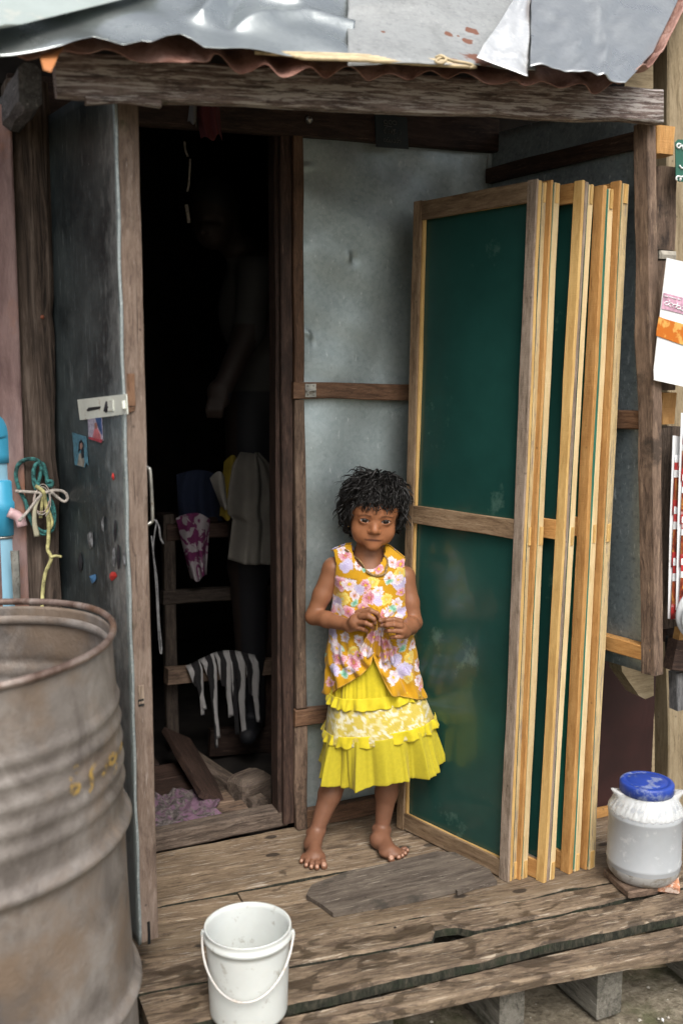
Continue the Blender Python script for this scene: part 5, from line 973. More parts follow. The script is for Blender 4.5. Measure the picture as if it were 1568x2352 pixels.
for s in (-1, 1):
    x = H[:, 0]*s; bz = 1.12+.24*np.sin((x-1.0)/2.9*2.6)-.09*(x-2.4)*(x > 2.4)
    paint(.85*face*sm01(.95, 1.4, x)*(1-sm01(3.7, 4.3, x))*np.exp(-(((H[:, 2]-bz)/(.34-.05*x))**2)), (.075, .033, .018))
    q = H-np.array([s*2.6, 4.72, -.02]); zz = q[:, 2]-.10*s*q[:, 0]*.9; w, hh = 1.18, .47; R_ = (w*w+hh*hh)/(2*hh); d = np.maximum(np.hypot(q[:, 0], zz+R_-hh), np.hypot(q[:, 0], zz-R_+hh))-R_
    paint(np.clip(.95*np.exp(-(np.abs(d)/.15)**2)*(zz > -.05)+.35*np.exp(-(np.abs(d)/.09)**2)*(zz <= -.05), 0, 1)*face*(q[:, 1] > .2), (.022, .010, .008))
    paint(.35*face*np.exp(-((q[:, 0]/1.5)**2))*np.exp(-(((zz-.85)/.2)**2)), (.14, .05, .025))
    paint(.95*face*np.exp(-(((H[:, 0]*s-.52)/.3)**4))*np.exp(-(((H[:, 2]+3.22)/.16)**4))*(H[:, 1] > 6.2), (.06, .02, .012))
for c, r_ in nails:
    d = (V-c)/np.array([r_*.62, r_*.8, r_*.5]); paint(.7*(np.sum(d*d, 1) < 1), (.55, .33, .24))
for p in ((873, 1426, 2.324), (861, 1431, 2.331), (876, 1437, 2.324)): d = np.linalg.norm(V-lp(*p), axis=1); paint(.5*(d < .0045), (.52, .30, .22))
M_SKIN = tintmat('warm brown skin', .47, .10, .10, 420, .38)
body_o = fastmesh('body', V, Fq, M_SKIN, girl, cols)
# eyes
for s in (-1, 1):
    c = hd(s*2.6, 4.72, -.02); n1, n2 = 40, 28; EV = []; EC = []; look = np.array([0, 1, .05]); look /= np.linalg.norm(look); a1 = np.cross(look, [0, 0, 1]); a1 /= np.linalg.norm(a1); a2 = np.cross(a1, look)
    for i in range(n2+1):
        t = math.pi*i/n2*.6
        for j in range(n1):
            f = 2*math.pi*j/n1; dv = look*math.cos(t)+(a1*math.cos(f)+a2*math.sin(f))*math.sin(t); EV.append(c+HB @ (dv*.0122)); rr = math.sin(t)*1.22 if t < 1.5 else 2
            EC.append((.004, .003, .003) if rr < .28 else ((.016, .008, .005) if rr < .62 else ((.006, .004, .003) if rr < .70 else (.56, .51, .48))))
    EF = [(i*n1+j, i*n1+(j+1) % n1, (i+1)*n1+(j+1) % n1, (i+1)*n1+j) for i in range(n2) for j in range(n1)]
    fastmesh('eye', np.array(EV), EF, tintmat('wet eye', .06, 0, 0, 1, .6), girl, np.array(EC))

# ------------------------------------------------------------------ hair
HC = np.array([0, -1.7, 2.9]); HRAD = np.array([6.9, 8.1, 7.4])
def onscalp(dv): return HC+HRAD*dv
def hairline(p): 
    x, y, z = p; fr = 4.3-.045*x*x*.9
    if y > 2.2: return z > fr
    if y > -1.0: t = (y+1.0)/3.2; return z > fr*t+(-1.6)*(1-t)
    return z > -5.0
crown = np.array([.6, -3.0, 10.])
geos = []
cap = []; 
for i in range(46):
    for j in range(92):
        pass
nu, nv = 96, 60; CV = []; CF = []
for i in range(nv+1):
    for j in range(nu): t = math.pi*i/nv; f = 2*math.pi*j/nu; dv = np.array([math.sin(t)*math.cos(f), math.sin(t)*math.sin(f), math.cos(t)]); CV.append(onscalp(dv)*1.0+dv*(.35+.35*math.sin(9*f+3*t)*math.sin(7*t+2*f)))
keep = [hairline(p) for p in CV]
for i in range(nv):
    for j in range(nu):
        q = (i*nu+j, (i+1)*nu+j, (i+1)*nu+(j+1) % nu, i*nu+(j+1) % nu)
        if all(keep[k] for k in q): CF.append(q)
geos.append(([hd(*p) for p in CV], CF))
def lock(p, ln, lift, curl, rad, turns, droop=.5, n=11, drift=None):
    dv = (p-HC)/HRAD; dv /= np.linalg.norm(dv); nn = dv/HRAD; nn /= np.linalg.norm(nn); g = p-crown; g = g-nn*(g@nn); g /= np.linalg.norm(g)+1e-6
    if drift is not None: g = g+drift; g /= np.linalg.norm(g)
    ph = random.random()*6.28; P = []; pos = p.copy(); dirn = g*.9+nn*.75; st = ln/(n-1)
    for i in range(n):
        t = i/(n-1); sd = np.cross(nn, g); P.append(pos+(nn*math.cos(ph+turns*6.28*t)+sd*math.sin(ph+turns*6.28*t))*curl*t**.7)
        e = (pos-HC)/(HRAD+lift); over = np.linalg.norm(e)
        dirn = dirn+g*.25+np.array([0, 0, -droop*.35])-nn*(over > 1)*.5+nn*(over < 1)*.25; dirn /= np.linalg.norm(dirn); pos = pos+dirn*st
        q = (pos-HC)/HRAD; nn2 = q/HRAD; nn = nn2/np.linalg.norm(nn2); g = g-nn*(g@nn); g /= np.linalg.norm(g)
    P = np.array(P); R_ = rad*np.sin(np.clip(np.linspace(.35, 1., n)*math.pi, 0, math.pi))**.6+.012; return P, R_
random.seed(21); cnt_ = 0
while cnt_ < 1250:
    dv = np.array([random.gauss(0, 1), random.gauss(0, 1), random.gauss(0, 1)]); dv /= np.linalg.norm(dv); p = onscalp(dv)
    if not hairline(p): continue
    cnt_ += 1; front = p[1] > 1.5 and p[2] < 7.5; side = abs(p[0]) > 4.5 and p[2] < 3
    big = cnt_ % 4 != 0; dl_ = .74+.60*math.sin(3.1*dv[0]+1)*math.sin(2.7*dv[2]+2*dv[1])+.3*math.sin(7*dv[0]+5*dv[2]); ln = random.uniform(2.0, 3.4) if front and p[2] < 5.6 else (random.uniform(3.4, 5.4) if front else random.uniform(5.0, 9.0))
    if side: ln = random.uniform(3.5, 6.0)
    P, R_ = lock(p, ln, max(.3, dl_)*random.uniform(.7, 1.9), random.uniform(.6, 1.45), random.uniform(.14, .30) if big else random.uniform(.05, .10), random.uniform(.5, 1.15), random.uniform(.2, .7), n=18, drift=np.array([random.gauss(-.3 if p[0] < 1 else .5, .8), 0, random.uniform(-.2, .4)]))
    if P[:, 1].max() > 3 and any(q[1] > 3 and q[2] < 1.9 and abs(q[0]) < 4.6 for q in P): P = P[[q[2] > 1.9 or q[1] <= 3 or abs(q[0]) >= 4.6 for q in P]]; R_ = R_[:len(P)]
    if len(P) < 4: continue
    Vv, Ff = tubegeo(np.array([hd(*q) for q in P]), R_*.01, 6, .5); geos.append((Vv, Ff))
for k in range(150):       # flyaway curls standing off the outline
    while True:
        dv = np.array([random.gauss(0, 1), random.gauss(0, .7), random.gauss(.2, .9)]); dv /= np.linalg.norm(dv); p = onscalp(dv)
        if hairline(p): break
    P, R_ = lock(p, random.uniform(3.5, 6.5), random.uniform(2.4, 4.0), random.uniform(.5, 1.2), random.uniform(.05, .09) if k % 2 else random.uniform(.14, .24), random.uniform(.5, 1.2), .3, 15, np.array([random.uniform(-.5, .5), 0, random.uniform(-.2, .6)]))
    if any(q[1] > 3 and q[2] < 1.9 and abs(q[0]) < 4.6 for q in P): continue
    geos.append(tubegeo(np.array([hd(*q) for q in P]), R_*.01, 4))
def curlat(pts, r_): geos.append(tubegeo(smoothpath([hd(*q) for q in pts], 6), (r_*(1-np.linspace(0, 1, 6*(len(pts)-1)+1)**3)+.012)*.01, 5))
for pts, r_ in ((((-6, -1, 4.5), (-7.4, 0, 4.2), (-8.6, .5, 4.6), (-8.9, .5, 5.6), (-8.8, .4, 6.2)), .30), (((-5.5, 0, 7.5), (-6.8, .6, 7.6), (-7.2, .8, 8.6), (-6.9, .8, 9.6)), .28), (((-6, 0, .5), (-6.8, .4, -1.2), (-7.6, .8, -1.6), (-8.2, .8, -.8), (-8.0, .8, 0)), .30), (((-6, .5, -.2), (-6.4, .8, -1.6), (-7.2, .8, -2.0), (-7.9, .6, -1.4)), .28), (((6, 0, .5), (6.6, .4, -1.2), (7.3, .6, -1.4), (7.5, .6, -.4)), .28), (((6.2, 0, -.5), (6.2, .6, -2.2), (7.0, .6, -2.6), (7.6, .4, -1.8)), .26),
                 (((6.3, 0, 4.5), (7.4, .4, 4.8), (8.4, .5, 5.4), (8.6, .5, 6.0)), .22), (((6.3, 0, 3.5), (7.6, .4, 3.2), (8.4, .5, 3.7)), .10), (((.4, 4.8, 5.0), (.3, 6.0, 4.0), (.2, 6.4, 3.0), (.5, 6.4, 2.3)), .19), (((1.0, 4.8, 5.0), (1.0, 6.0, 4.2), (1.3, 6.3, 3.2), (1.9, 6.2, 2.9)), .19), (((-2.5, 4.4, 4.6), (-2.2, 5.6, 3.2), (-1.4, 6.1, 2.6), (-.5, 6.3, 2.4)), .19), (((-3.6, 4.0, 4.4), (-3.6, 5.2, 2.8), (-2.8, 5.6, 2.1), (-1.6, 6.0, 1.9)), .19), (((2.6, 4.3, 5.0), (2.8, 5.4, 3.9), (3.6, 5.2, 3.4), (4.2, 4.6, 3.9)), .19), (((3.6, 4.0, 4.4), (3.9, 4.8, 3.2), (4.4, 4.4, 2.8)), .19), (((-4.6, 3.0, 3.6), (-5.0, 3.8, 1.6), (-5.3, 3.4, .2), (-5.6, 3.0, -1.0)), .22), (((4.7, 3.0, 3.6), (5.2, 3.6, 1.6), (5.5, 3.2, 0), (5.7, 2.4, -1.6)), .22)): curlat(pts, r_)
Vh, Fh = merge(geos); m = MB('black curly hair', .38, 0, .40); m.set(Base_Color=(.0075, .0065, .0062, 1)); mesh('hair', Vh, Fh, m.m, girl, LM, True)
for s in (-1, 1): mesh('earring', *merge([([hd(s*5.95+.22*math.cos(a)*math.sin(b), -.1+.22*math.sin(a)*math.sin(b), -2.9+.22*math.cos(b)) for b in np.linspace(.01, 3.13, 7) for a in np.linspace(0, 6.28, 9)[:-1]], [(i*8+j, i*8+(j+1) % 8, (i+1)*8+(j+1) % 8, (i+1)*8+j) for i in range(6) for j in range(8)])]), plain('gold stud', (.8, .55, .2), .25, 1.), girl, LM, True)

# ------------------------------------------------------------------ clothes
def pushout(P, off, S=torso, it=3):
    for _ in range(it):
        d = S.ev(P); m = d < off
        if not m.any(): break
        Q = P[m]; e = 2e-3; g = np.stack([S.ev(Q+np.eye(3)[i]*e)-S.ev(Q-np.eye(3)[i]*e) for i in range(3)], -1); g /= np.linalg.norm(g, axis=1)[:, None]+1e-9; P[m] = Q+g*(off-d[m])[:, None]
    return P
PXM = 1.072e-3
def lx(px, d=2.44): return lp(px, 1400, d)[0]
def lzz(py, px=855, d=2.42): return lp(px, py, d)[2]
# floral print, laid out on the cloth in front-view coordinates (metres)
rngf = np.random.default_rng(5); FL = []
fx = lambda x, y: ((700+x/3.92)*.9406, (1100+y/3.92)*.9406)
for x, y, R_, ty in ((560, 1030, 55, 'p'), (590, 1110, 45, 'l'), (520, 980, 40, 'w'), (560, 1130, 50, 'l'), (520, 1290, 62, 'p'), (600, 1290, 62, 'w'), (690, 1110, 42, 'w'), (800, 1110, 60, 'w'), (880, 1140, 45, 'p'), (1010, 1090, 46, 'w'), (1090, 1110, 45, 'p'), (1085, 1190, 50, 'y'), (820, 1260, 52, 'y'), (750, 1290, 52, 'p'), (700, 1330, 44, 'l'), (790, 1400, 66, 'p'), (880, 1420, 52, 'l'), (870, 1340, 44, 'w'), (980, 1230, 52, 'w'), (1080, 1290, 62, 'l'), (1070, 1250, 46, 'w'), (650, 1390, 46, 'w'), (540, 1430, 56, 'y'), (480, 1480, 52, 'l'), (590, 1540, 56, 'p'), (430, 1460, 40, 'w'), (505, 1540, 46, 'w'), (950, 1420, 46, 'y'), (1050, 1480, 54, 'w'), (1090, 1370, 40, 'p'), (920, 1560, 50, 'p'), (740, 1500, 52, 'p'), (430, 1560, 44, 'p'), (400, 1530, 40, 'l'), (980, 1530, 50, 'w'), (1100, 1560, 44, 'l'), (1060, 1610, 40, 'w'), (650, 1460, 36, 'g'), (1010, 1510, 38, 'g'), (980, 1260, 34, 'g'), (740, 1150, 26, 'g'),
                     (420, 1820, 58, 'w'), (470, 1900, 48, 'w'), (520, 1880, 34, 'g'), (440, 1770, 40, 'l'), (690, 1790, 46, 'w'), (830, 1730, 60, 'p'), (560, 1780, 44, 'w'), (930, 1800, 54, 'p'), (880, 1680, 44, 'w'), (1100, 1830, 56, 'w'), (1100, 1890, 36, 'g'), (1010, 1890, 44, 'p'), (500, 1960, 50, 'p'), (640, 1900, 50, 'y'), (760, 1870, 56, 'w')): px, py = fx(x, y); q = lp(px, py, 2.41); FL.append((q[0], q[2], R_/3.92*.9406*PXM*1.24, ty))
gx = lambda x, y: ((680+x/3.484)*.9406, (1500+y/3.484)*.9406)
for x, y, R_, ty in ((520, 380, 55, 'p'), (640, 390, 62, 'p'), (600, 460, 40, 'w'), (480, 480, 40, 'l'), (560, 500, 36, 'g'), (440, 610, 36, 'p'), (990, 370, 48, 'l'), (1060, 470, 66, 'l'), (970, 510, 52, 'w'), (1110, 380, 42, 'y'), (1150, 300, 40, 'w'), (900, 400, 50, 'w'), (900, 320, 40, 'p'), (1190, 480, 40, 'w'), (1100, 540, 36, 'y'), (1225, 640, 36, 'p'), (1190, 590, 36, 'w'), (680, 330, 42, 'p'), (500, 300, 48, 'w')): px, py = gx(x, y); q = lp(px, py, 2.40); FL.append((q[0], q[2], R_/3.484*.9406*PXM*1.20, ty))
for k in range(160): FL.append((rngf.uniform(1.0, 1.6)*0+rngf.uniform(lx(720), lx(990)), rngf.uniform(.40, .84), rngf.uniform(.008, .016), rngf.choice(list('pwlygp')), 1))
def floral(X, Z, back):
    X, Z = X+.0011*np.sin(Z*330+2*np.sin(X*170))+.0005*np.sin(Z*1100+X*400), Z+.0011*np.sin(X*310+2*np.sin(Z*190))+.0005*np.sin(X*1200)
    C = np.empty((len(X), 3)); C[:] = (.58, .30, .004)
    for i, fl in enumerate(FL):
        cx, cz, R_, ty = fl[:4]; only_back = len(fl) > 4; dx = X-cx; dz = Z-cz; ca_, sa_ = math.cos(i*1.3), math.sin(i*1.3); q1_ = dx*ca_+dz*sa_; q2_ = (-dx*sa_+dz*ca_)*(1.25 if ty in 'pw' else (1.6 if ty == 'g' else 1.1)); dx, dz = q1_, q2_; r_ = np.hypot(dx, dz); sel = r_ < R_*1.25
        if only_back: sel &= back
        else: sel &= ~back
        if not sel.any(): continue
        a = np.arctan2(dz[sel], dx[sel])+i*1.7; rr = r_[sel]/R_; np_ = 5 if ty in 'pwy' else (3 if ty == 'l' else 2)
        edge = .80+.20*np.abs(np.cos(a*np_/2))**.6+.05*np.sin(a*13+i); m = rr < edge; vein = .5+.5*np.cos(a*np_*5); t = np.clip(rr/edge, 0, 1)
        pal = {'p': ((.52, .08, .15), (.84, .58, .64)), 'w': ((.70, .42, .50), (.84, .83, .85)), 'l': ((.40, .30, .62), (.72, .70, .82)), 'y': ((.75, .42, .02), (.82, .72, .22)), 'g': ((.10, .34, .22), (.50, .70, .56))}[ty]
        mixv = np.clip(t*1.05-.15+.55*(vein-.5)*t+.25*np.sin(a*9+i)*np.sin(r_[sel]*900+i), 0, 1)
        if ty == 'l': mixv = np.clip(.5+.5*np.sin(X[sel]*1300)*np.sin(Z[sel]*1500)+.3*(t-.5), 0, 1)
        c = np.array(pal[0])*(1-mixv[:, None])+np.array(pal[1])*mixv[:, None]
        gap = (np.abs(np.cos(a*np_/2)) < .13)*(t > .25); c = np.where(gap[:, None] & (ty in 'pw'), c*.62, c)
        if ty in 'pw': cen = rr < .24; c = np.where(cen[:, None], np.array((.72, .48, .03)) if (i % 3) else np.array((.5, .22, .08)), c)
        if ty == 'y': cen = rr < .22; c = np.where(cen[:, None], np.array((.55, .55, .25)), c)
        ii = np.where(sel)[0][m]; C[ii] = c[m]
    return C
ZT_, ZH = lzz(1256), lzz(1590); ZK = lzz(1486); KX = lp(868, 1432, 2.36)
nu, nv = 260, 200; G = np.zeros((nv+1, nu+1, 3)); keepm = np.ones((nv+1, nu+1), bool)
cxs = lambda z: np.interp(z, [lzz(1595), lzz(1500), lzz(1440), lzz(1360), lzz(1290)], [lx(862), lx(853), lx(850), lx(850), lx(848)])
axs = lambda z: np.interp(z, [lzz(1600), lzz(1550), lzz(1480), lzz(1430), lzz(1390), lzz(1340), lzz(1300), lzz(1262)], [.130, .118, .106, .098, .091, .092, .100, .104])
ays = lambda z: np.interp(z, [lzz(1600), lzz(1550), lzz(1480), lzz(1430), lzz(1390), lzz(1340), lzz(1300), lzz(1262)], [.112, .106, .094, .080, .070, .064, .050, .018])
for j in range(nv+1):
    v = j/nv
    for i in range(nu+1):
        u = i/nu; slit = 0.
        z = ZT_+(ZH-ZT_)*v
        if z < ZK: slit = ((ZK-z)/(ZK-ZH))
        a0 = .30*slit**1.1; a1 = 1.12*slit**2.6; th = a0+(2*math.pi-a0-a1)*u       # from the slit's right-hand side round the back
        sx = math.sin(th); cy = math.cos(th)                      # theta 0 is the front
        zz = z+ (-.010*abs(sx)**3 if z < ZK else 0)*(ZK-z)/(ZK-ZH)*2
        if z < ZK: f_ = (ZK-z)/(ZK-ZH); zz += f_*(.026*(1-abs(sx))*(cy > 0))-(.006*f_ if sx > 0 else -.006*f_)
        x = cxs(z)-axs(z)*(-sx); y = 2.470-ays(z)*cy; zz = min(zz, np.interp(x-lx(848), [-.11, -.092, -.05, .05, .085, .105], [lzz(1281), lzz(1271), lzz(1256), lzz(1262), lzz(1288), lzz(1300)]))
        low = sm01(lzz(1400), lzz(1560), z); fold = .0050*low*math.sin(11*th+3*math.sin(40*z))+.0028*low*math.sin(23*th+60*z)+.0022*math.sin(7*th+30*z)*(z < lzz(1330))
        dk = math.hypot(x-KX[0], zz-KX[2]); 
        if cy > 0:
            an = math.atan2(x-KX[0], -(zz-KX[2])); y -= .018*math.exp(-(dk/.045)**2)*cy+.0042*math.sin(13*an)*math.exp(-(dk/.08)**2)*(zz < KX[2]+.03)
        x += sx*fold; y -= cy*fold; G[j, i] = (x, y, zz)
        if z > lzz(1388):      # armholes and neckline
            arm = np.interp(z, [lzz(1388), lzz(1350), lzz(1300), lzz(1275), lzz(1258)], [.0960, .0895, .0850, .0905, .0985])
            xa = x-(lx(848)+.002)
            if xa > min(arm, .0885) or -xa > arm: keepm[j, i] = False
        nkx, nkz = lx(846), lzz(1262)
        if cy > 0 and ((x-nkx)/.040)**2+((zz-nkz+.0)/.049)**2 < 1: keepm[j, i] = False
        if cy <= 0 and ((x-nkx)/.040)**2+((zz-nkz+.0)/.020)**2 < 1: keepm[j, i] = False
P = G.reshape(-1, 3).copy(); back = (P[:, 1] > 2.470); flat_xz = P.copy(); P = pushout(P, .0035)
w = nu+1; ids = np.arange((nv+1)*w).reshape(nv+1, w); q = np.stack([ids[:-1, :-1], ids[1:, :-1], ids[1:, 1:], ids[:-1, 1:]], -1).reshape(-1, 4); kk = keepm.reshape(-1); q = q[kk[q].all(1)]
cols = floral(flat_xz[:, 0], flat_xz[:, 2], back); 
top = fastmesh('flowered_top', P, q, tintmat('flowered cotton', .75, 0, .15, 700, .3, .2), girl, cols); sm = top.modifiers.new('cloth', 'SOLIDIFY'); sm.thickness = .0016; sm.offset = 1
# binding along the slit edges and hem
def edge_tube(name, pts, r_, mat): V_, F_ = tubegeo(np.array(pts), r_, 6); mesh(name, V_, F_, mat, girl, LM, True)
Pg = P.reshape(nv+1, w, 3); jk = int((ZK-ZT_)/(ZH-ZT_)*nv)
edge_tube('hem_binding', list(Pg[jk:, 0]+[0, -.0012, 0])+list(Pg[nv, :nu//2:2]+[0, -.001, 0]), .0015, plain('ochre binding', (.60, .34, .04), .7)); edge_tube('hem_binding', list(Pg[jk:, nu]+[0, -.0012, 0])+list(Pg[nv, nu:nu//2:-2]+[0, -.001, 0]), .0015, plain('ochre binding', (.60, .34, .04), .7))
# gathered tails below the hands
def tail(p0, p1, p2, w0, w1, ph):
    nu_, nv_ = 26, 30; V_ = []; A = np.array([lp(*p) for p in (p0, p1, p2)])
    for j in range(nv_+1):
        v = j/nv_; c = A[0]*(1-v)**2+2*A[1]*v*(1-v)+A[2]*v*v; w_ = (w0+(w1-w0)*v)
        for i in range(nu_+1): u = i/nu_-.5; V_.append(c+np.array([u*w_, -.006*math.cos(u*12+ph)*(.4+v)-.012*(1-4*u*u)*v*.5, .004*math.sin(u*9+ph)*v+(.006*abs(u)*v)]))
    w_ = nu_+1; F_ = [(j*w_+i, (j+1)*w_+i, (j+1)*w_+i+1, j*w_+i+1) for j in range(nv_) for i in range(nu_)]; V_ = np.array(V_)
    o = fastmesh('gathered_cloth', V_, F_, top.data.materials[0], girl, floral(V_[:, 0], V_[:, 2], np.zeros(len(V_), bool))); s_ = o.modifiers.new('cloth', 'SOLIDIFY'); s_.thickness = .0014
tail((866, 1428, 2.350), (858, 1458, 2.362), (846, 1508, 2.372), .014, .052, 0); tail((872, 1430, 2.350), (886, 1462, 2.362), (889, 1522, 2.372), .012, .040, 2); tail((868, 1420, 2.346), (866, 1432, 2.345), (866, 1446, 2.352), .010, .022, 1)
# skirt
def tier(name, rows, folds, colfn, mat, amp, nu=260, nv=26, th=.0012, wob=0., frill=0.):
    """rows: (left px,py, right px,py) lines from top to bottom of the tier"""
    V_ = []; L_ = [(lp(a, b, 2.46), lp(c, d, 2.46)) for a, b, c, d in rows]; r_ = np.linspace(0, 1, len(rows))
    for j in range(nv+1):
        v = j/nv; l = np.array([np.interp(v, r_, [q[0][k] for q in L_]) for k in range(3)]); rr = np.array([np.interp(v, r_, [q[1][k] for q in L_]) for k in range(3)])
        cx = (l[0]+rr[0])/2; ax_ = (rr[0]-l[0])/2; ay_ = min(.105, ax_*.78)
        for i in range(nu+1):
            th_ = 2*math.pi*i/nu+math.pi; s_, c_ = math.sin(th_), math.cos(th_); f = sum(a*math.sin(n*th_+p+1.5*v*math.sin(n)) for n, a, p in folds)*amp*(.25+.75*v)
            s2_ = math.copysign(abs(s_)**.82, s_); c2_ = math.copysign(abs(c_)**.72, c_); x = cx+(ax_+f)*s2_; y = 2.462-(ay_+f)*c2_; t = (x-l[0])/(rr[0]-l[0]+1e-9); z = l[2]+(rr[2]-l[2])*t-.016*c_*(.4+.6*v)+wob*math.sin(5*th_+1)*v+frill*(math.sin(21*th_+4*math.sin(3*th_+1))+.8*math.sin(13*th_+2*math.sin(5*th_)))*v
            V_.append((x, y, z))
    V_ = np.array(V_); w_ = nu+1; F_ = [(j*w_+i, (j+1)*w_+i, (j+1)*w_+i+1, j*w_+i+1) for j in range(nv) for i in range(nu)]
    o = fastmesh(name, V_, F_, mat, girl, colfn(V_)); s_ = o.modifiers.new('cloth', 'SOLIDIFY'); s_.thickness = th; return o, V_.reshape(nv+1, w_, 3)
yel = lambda V_: np.tile((.80, .66, .025), (len(V_), 1)); yel2 = lambda V_: np.tile((.80, .70, .05), (len(V_), 1))
LEAF = [(rngf.uniform(lx(735), lx(1005)), rngf.uniform(lzz(1720), lzz(1590)), rngf.uniform(0, 3.14), rngf.uniform(.006, .014), rngf.uniform(.0022, .0052)) for _ in range(260)]
def lace(V_):
    C = np.tile((.66, .52, .09), (len(V_), 1)); X = V_[:, 0]; Z = V_[:, 2]
    for k, (cx, cz, a, l_, w_) in enumerate(LEAF):
        dx = X-cx; dz = Z-cz; p = dx*math.cos(a)+dz*math.sin(a); q_ = -dx*math.sin(a)+dz*math.cos(a); m = (p/l_)**2+(q_/w_)**2 < 1
        C[m] = (.76, .68, .34) if k % 3 else ((.74, .62, .12) if k % 2 else (.80, .77, .60)); C[m & (np.abs(q_) < w_*.15)] = (.85, .82, .66)
    return C
M_YC = tintmat('yellow cotton', .7, 0, .1, 500, .3, .2, .15); M_SHEER = tintmat('sheer yellow voile', .65, 0, .05, 500, .3, .2, .42); M_LACE = tintmat('yellow lace', .7, 0, .5, 420, .3, .2, .1)
tier('skirt_tier', [(768, 1476, 930, 1476), (762, 1540, 945, 1530), (757, 1598, 952, 1580)], [(9, 1, 0), (17, .6, 1), (27, .4, 2), (61, .25, 1)], yel, M_YC, .0034, 420)
_, R1_ = tier('skirt_tier', [(760, 1590, 950, 1574), (752, 1640, 980, 1614), (746, 1682, 996, 1650)], [(7, 1, 1), (13, .6, 0)], lace, M_LACE, .0024)
_, R2_ = tier('skirt_tier', [(748, 1676, 992, 1644), (742, 1720, 1003, 1688), (736, 1774, 1014, 1738)], [(6, 1.1, 2.2), (11, 1, .6), (19, .7, 1), (37, .3, 2), (67, .15, 0)], yel2, M_SHEER, .0085, 420, 40, .0008, wob=.006)
def ruffle(row0, row1, drop, nm):
    l0 = [(row0[0]-3, row0[1], row0[2]+3, row0[3]), ((row0[0]+row1[0])/2-6, (row0[1]+row1[1])/2, (row0[2]+row1[2])/2+6, (row0[3]+row1[3])/2), (row1[0]-8, row1[1], row1[2]+8, row1[3])]
    return tier(nm, l0, [(17, 1, 0), (26, .8, 1), (9, .6, 2), (41, .35, 2)], yel, M_YC, .0030, 520, 10, .0008, frill=.0016)
ruffle((757, 1582, 952, 1565), (755, 1600, 955, 1583), 0, 'ruffle'); ruffle((748, 1666, 994, 1634), (747, 1684, 997, 1653), 0, 'ruffle')
# necklace: a twisted brown cord lying on the top
from mathutils.bvhtree import BVHTree
_bt = [BVHTree.FromPolygons([Vector(p) for p in P], [tuple(int(i) for i in f) for f in q]), BVHTree.FromPolygons([Vector(p) for p in Vbody], [tuple(int(i) for i in f) for f in Qbody])]
def onfront(px, py, off):
    d = ray(px, py); o = Vector((float(_C@_r), float(_C@_h), float(_C[2]))); dv = Vector((float(d@_r), float(d@_h), float(d[2]))).normalized(); hits = [h_ for h_ in (t_.ray_cast(o, dv) for t_ in _bt) if h_[0] is not None]
    h_ = min(hits, key=lambda k: k[3]); return np.array(h_[0]-dv*(off+.0016))
nk = [onfront(*p, .0024) for p in ((792, 1262), (800, 1267), (812, 1277), (826, 1288), (835, 1301), (842, 1312), (852, 1319), (864, 1322), (876, 1321), (884, 1316), (887, 1305), (890, 1294), (888, 1283), (882, 1275))]
V_, F_ = tubegeo(smoothpath(nk, 5), [.0021]*25+[.0034]*30+[.0021]*11, 8); mesh('necklace', V_, F_, plain('brown twisted cord', (.42, .27, .11), .6, var=.3, scale=220, bump=.8), girl, LM, True)

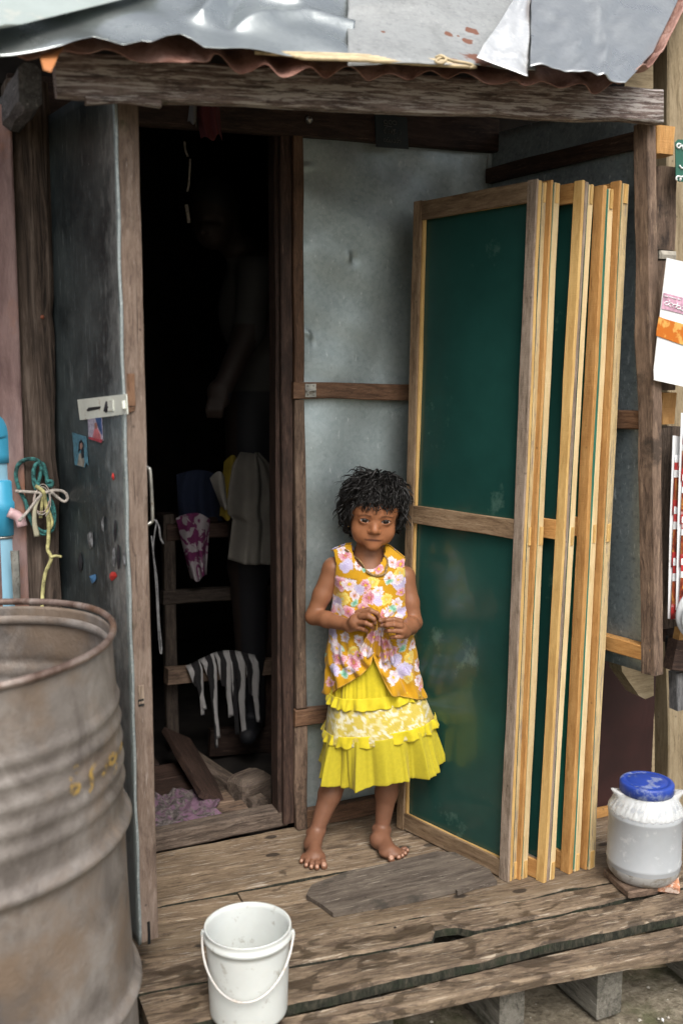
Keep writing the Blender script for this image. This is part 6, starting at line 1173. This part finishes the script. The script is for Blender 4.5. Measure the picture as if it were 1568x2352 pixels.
# ------------------------------------------------------------------ someone bending in the dark room
pn = thing('person', 'person in a pale short sleeved shirt leaning forward in the dark doorway', 'person', aty(600, 1700, 3.25)*[1, 1, 0]+[0, 0, .02])
s2 = Sdf(); YD = 2.93
def ip(px, py, d=YD): return lp(px, py, d)
hc_ = ip(494, 486); s2.ell(hc_+[0, .01, .02], (.068, .085, .085), rot('Y', .35), .02); s2.ell(ip(488, 525, YD-.02), (.052, .055, .06), rot('Y', .25), .03); s2.cone(ip(470, 522, YD-.07), ip(466, 532, YD-.075), .012, .012, .012); s2.ell(ip(538, 505, YD), (.012, .022, .030), None, .008)
s2.cone(hc_+[.02, .03, -.05], ip(572, 596, YD+.08), .045, .052, .03); s2.ell(ip(592, 690, YD+.12), (.115, .095, .17), rot('Y', -.25), .05); s2.ell(ip(625, 860, YD+.18), (.13, .10, .16), None, .05)
s2.chain([ip(590, 620, YD+.02), ip(572, 760, YD-.02), ip(512, 890, YD-.10)], [.055, .042, .028], .03); s2.ell(ip(502, 908, YD-.11), (.030, .022, .040), rot('Y', .5), .02)
for k, dx in enumerate((-16, -6, 4, 13)): s2.chain([ip(500+dx, 920, YD-.12), ip(494+dx, 940, YD-.13), ip(494+dx, 956, YD-.12)], [.010, .009, .007], .004)
for dx in (-.07, .07): s2.chain([ip(630, 930, YD+.18)+[dx, 0, 0], ip(622, 1300, YD+.14)+[dx, 0, 0], ip(628, 1640, YD+.22)+[dx, 0, 0]], [.085, .06, .04], .03); s2.cone(ip(628, 1660, YD+.22)+[dx, 0, 0], ip(620, 1690, YD+.10)+[dx, 0, 0], .035, .028, .02)
s2.ell(ip(481, 505, YD-.075), (.014, .01, .008), None, .008, 's'); s2.ell(ip(502, 508, YD-.07), (.014, .01, .008), None, .008, 's')
V, Fq = s2.nets([ip(430, 500)[0]-.05, YD-.2, -.02], [ip(700, 500)[0]+.12, YD+.42, hc_[2]+.16], .006)
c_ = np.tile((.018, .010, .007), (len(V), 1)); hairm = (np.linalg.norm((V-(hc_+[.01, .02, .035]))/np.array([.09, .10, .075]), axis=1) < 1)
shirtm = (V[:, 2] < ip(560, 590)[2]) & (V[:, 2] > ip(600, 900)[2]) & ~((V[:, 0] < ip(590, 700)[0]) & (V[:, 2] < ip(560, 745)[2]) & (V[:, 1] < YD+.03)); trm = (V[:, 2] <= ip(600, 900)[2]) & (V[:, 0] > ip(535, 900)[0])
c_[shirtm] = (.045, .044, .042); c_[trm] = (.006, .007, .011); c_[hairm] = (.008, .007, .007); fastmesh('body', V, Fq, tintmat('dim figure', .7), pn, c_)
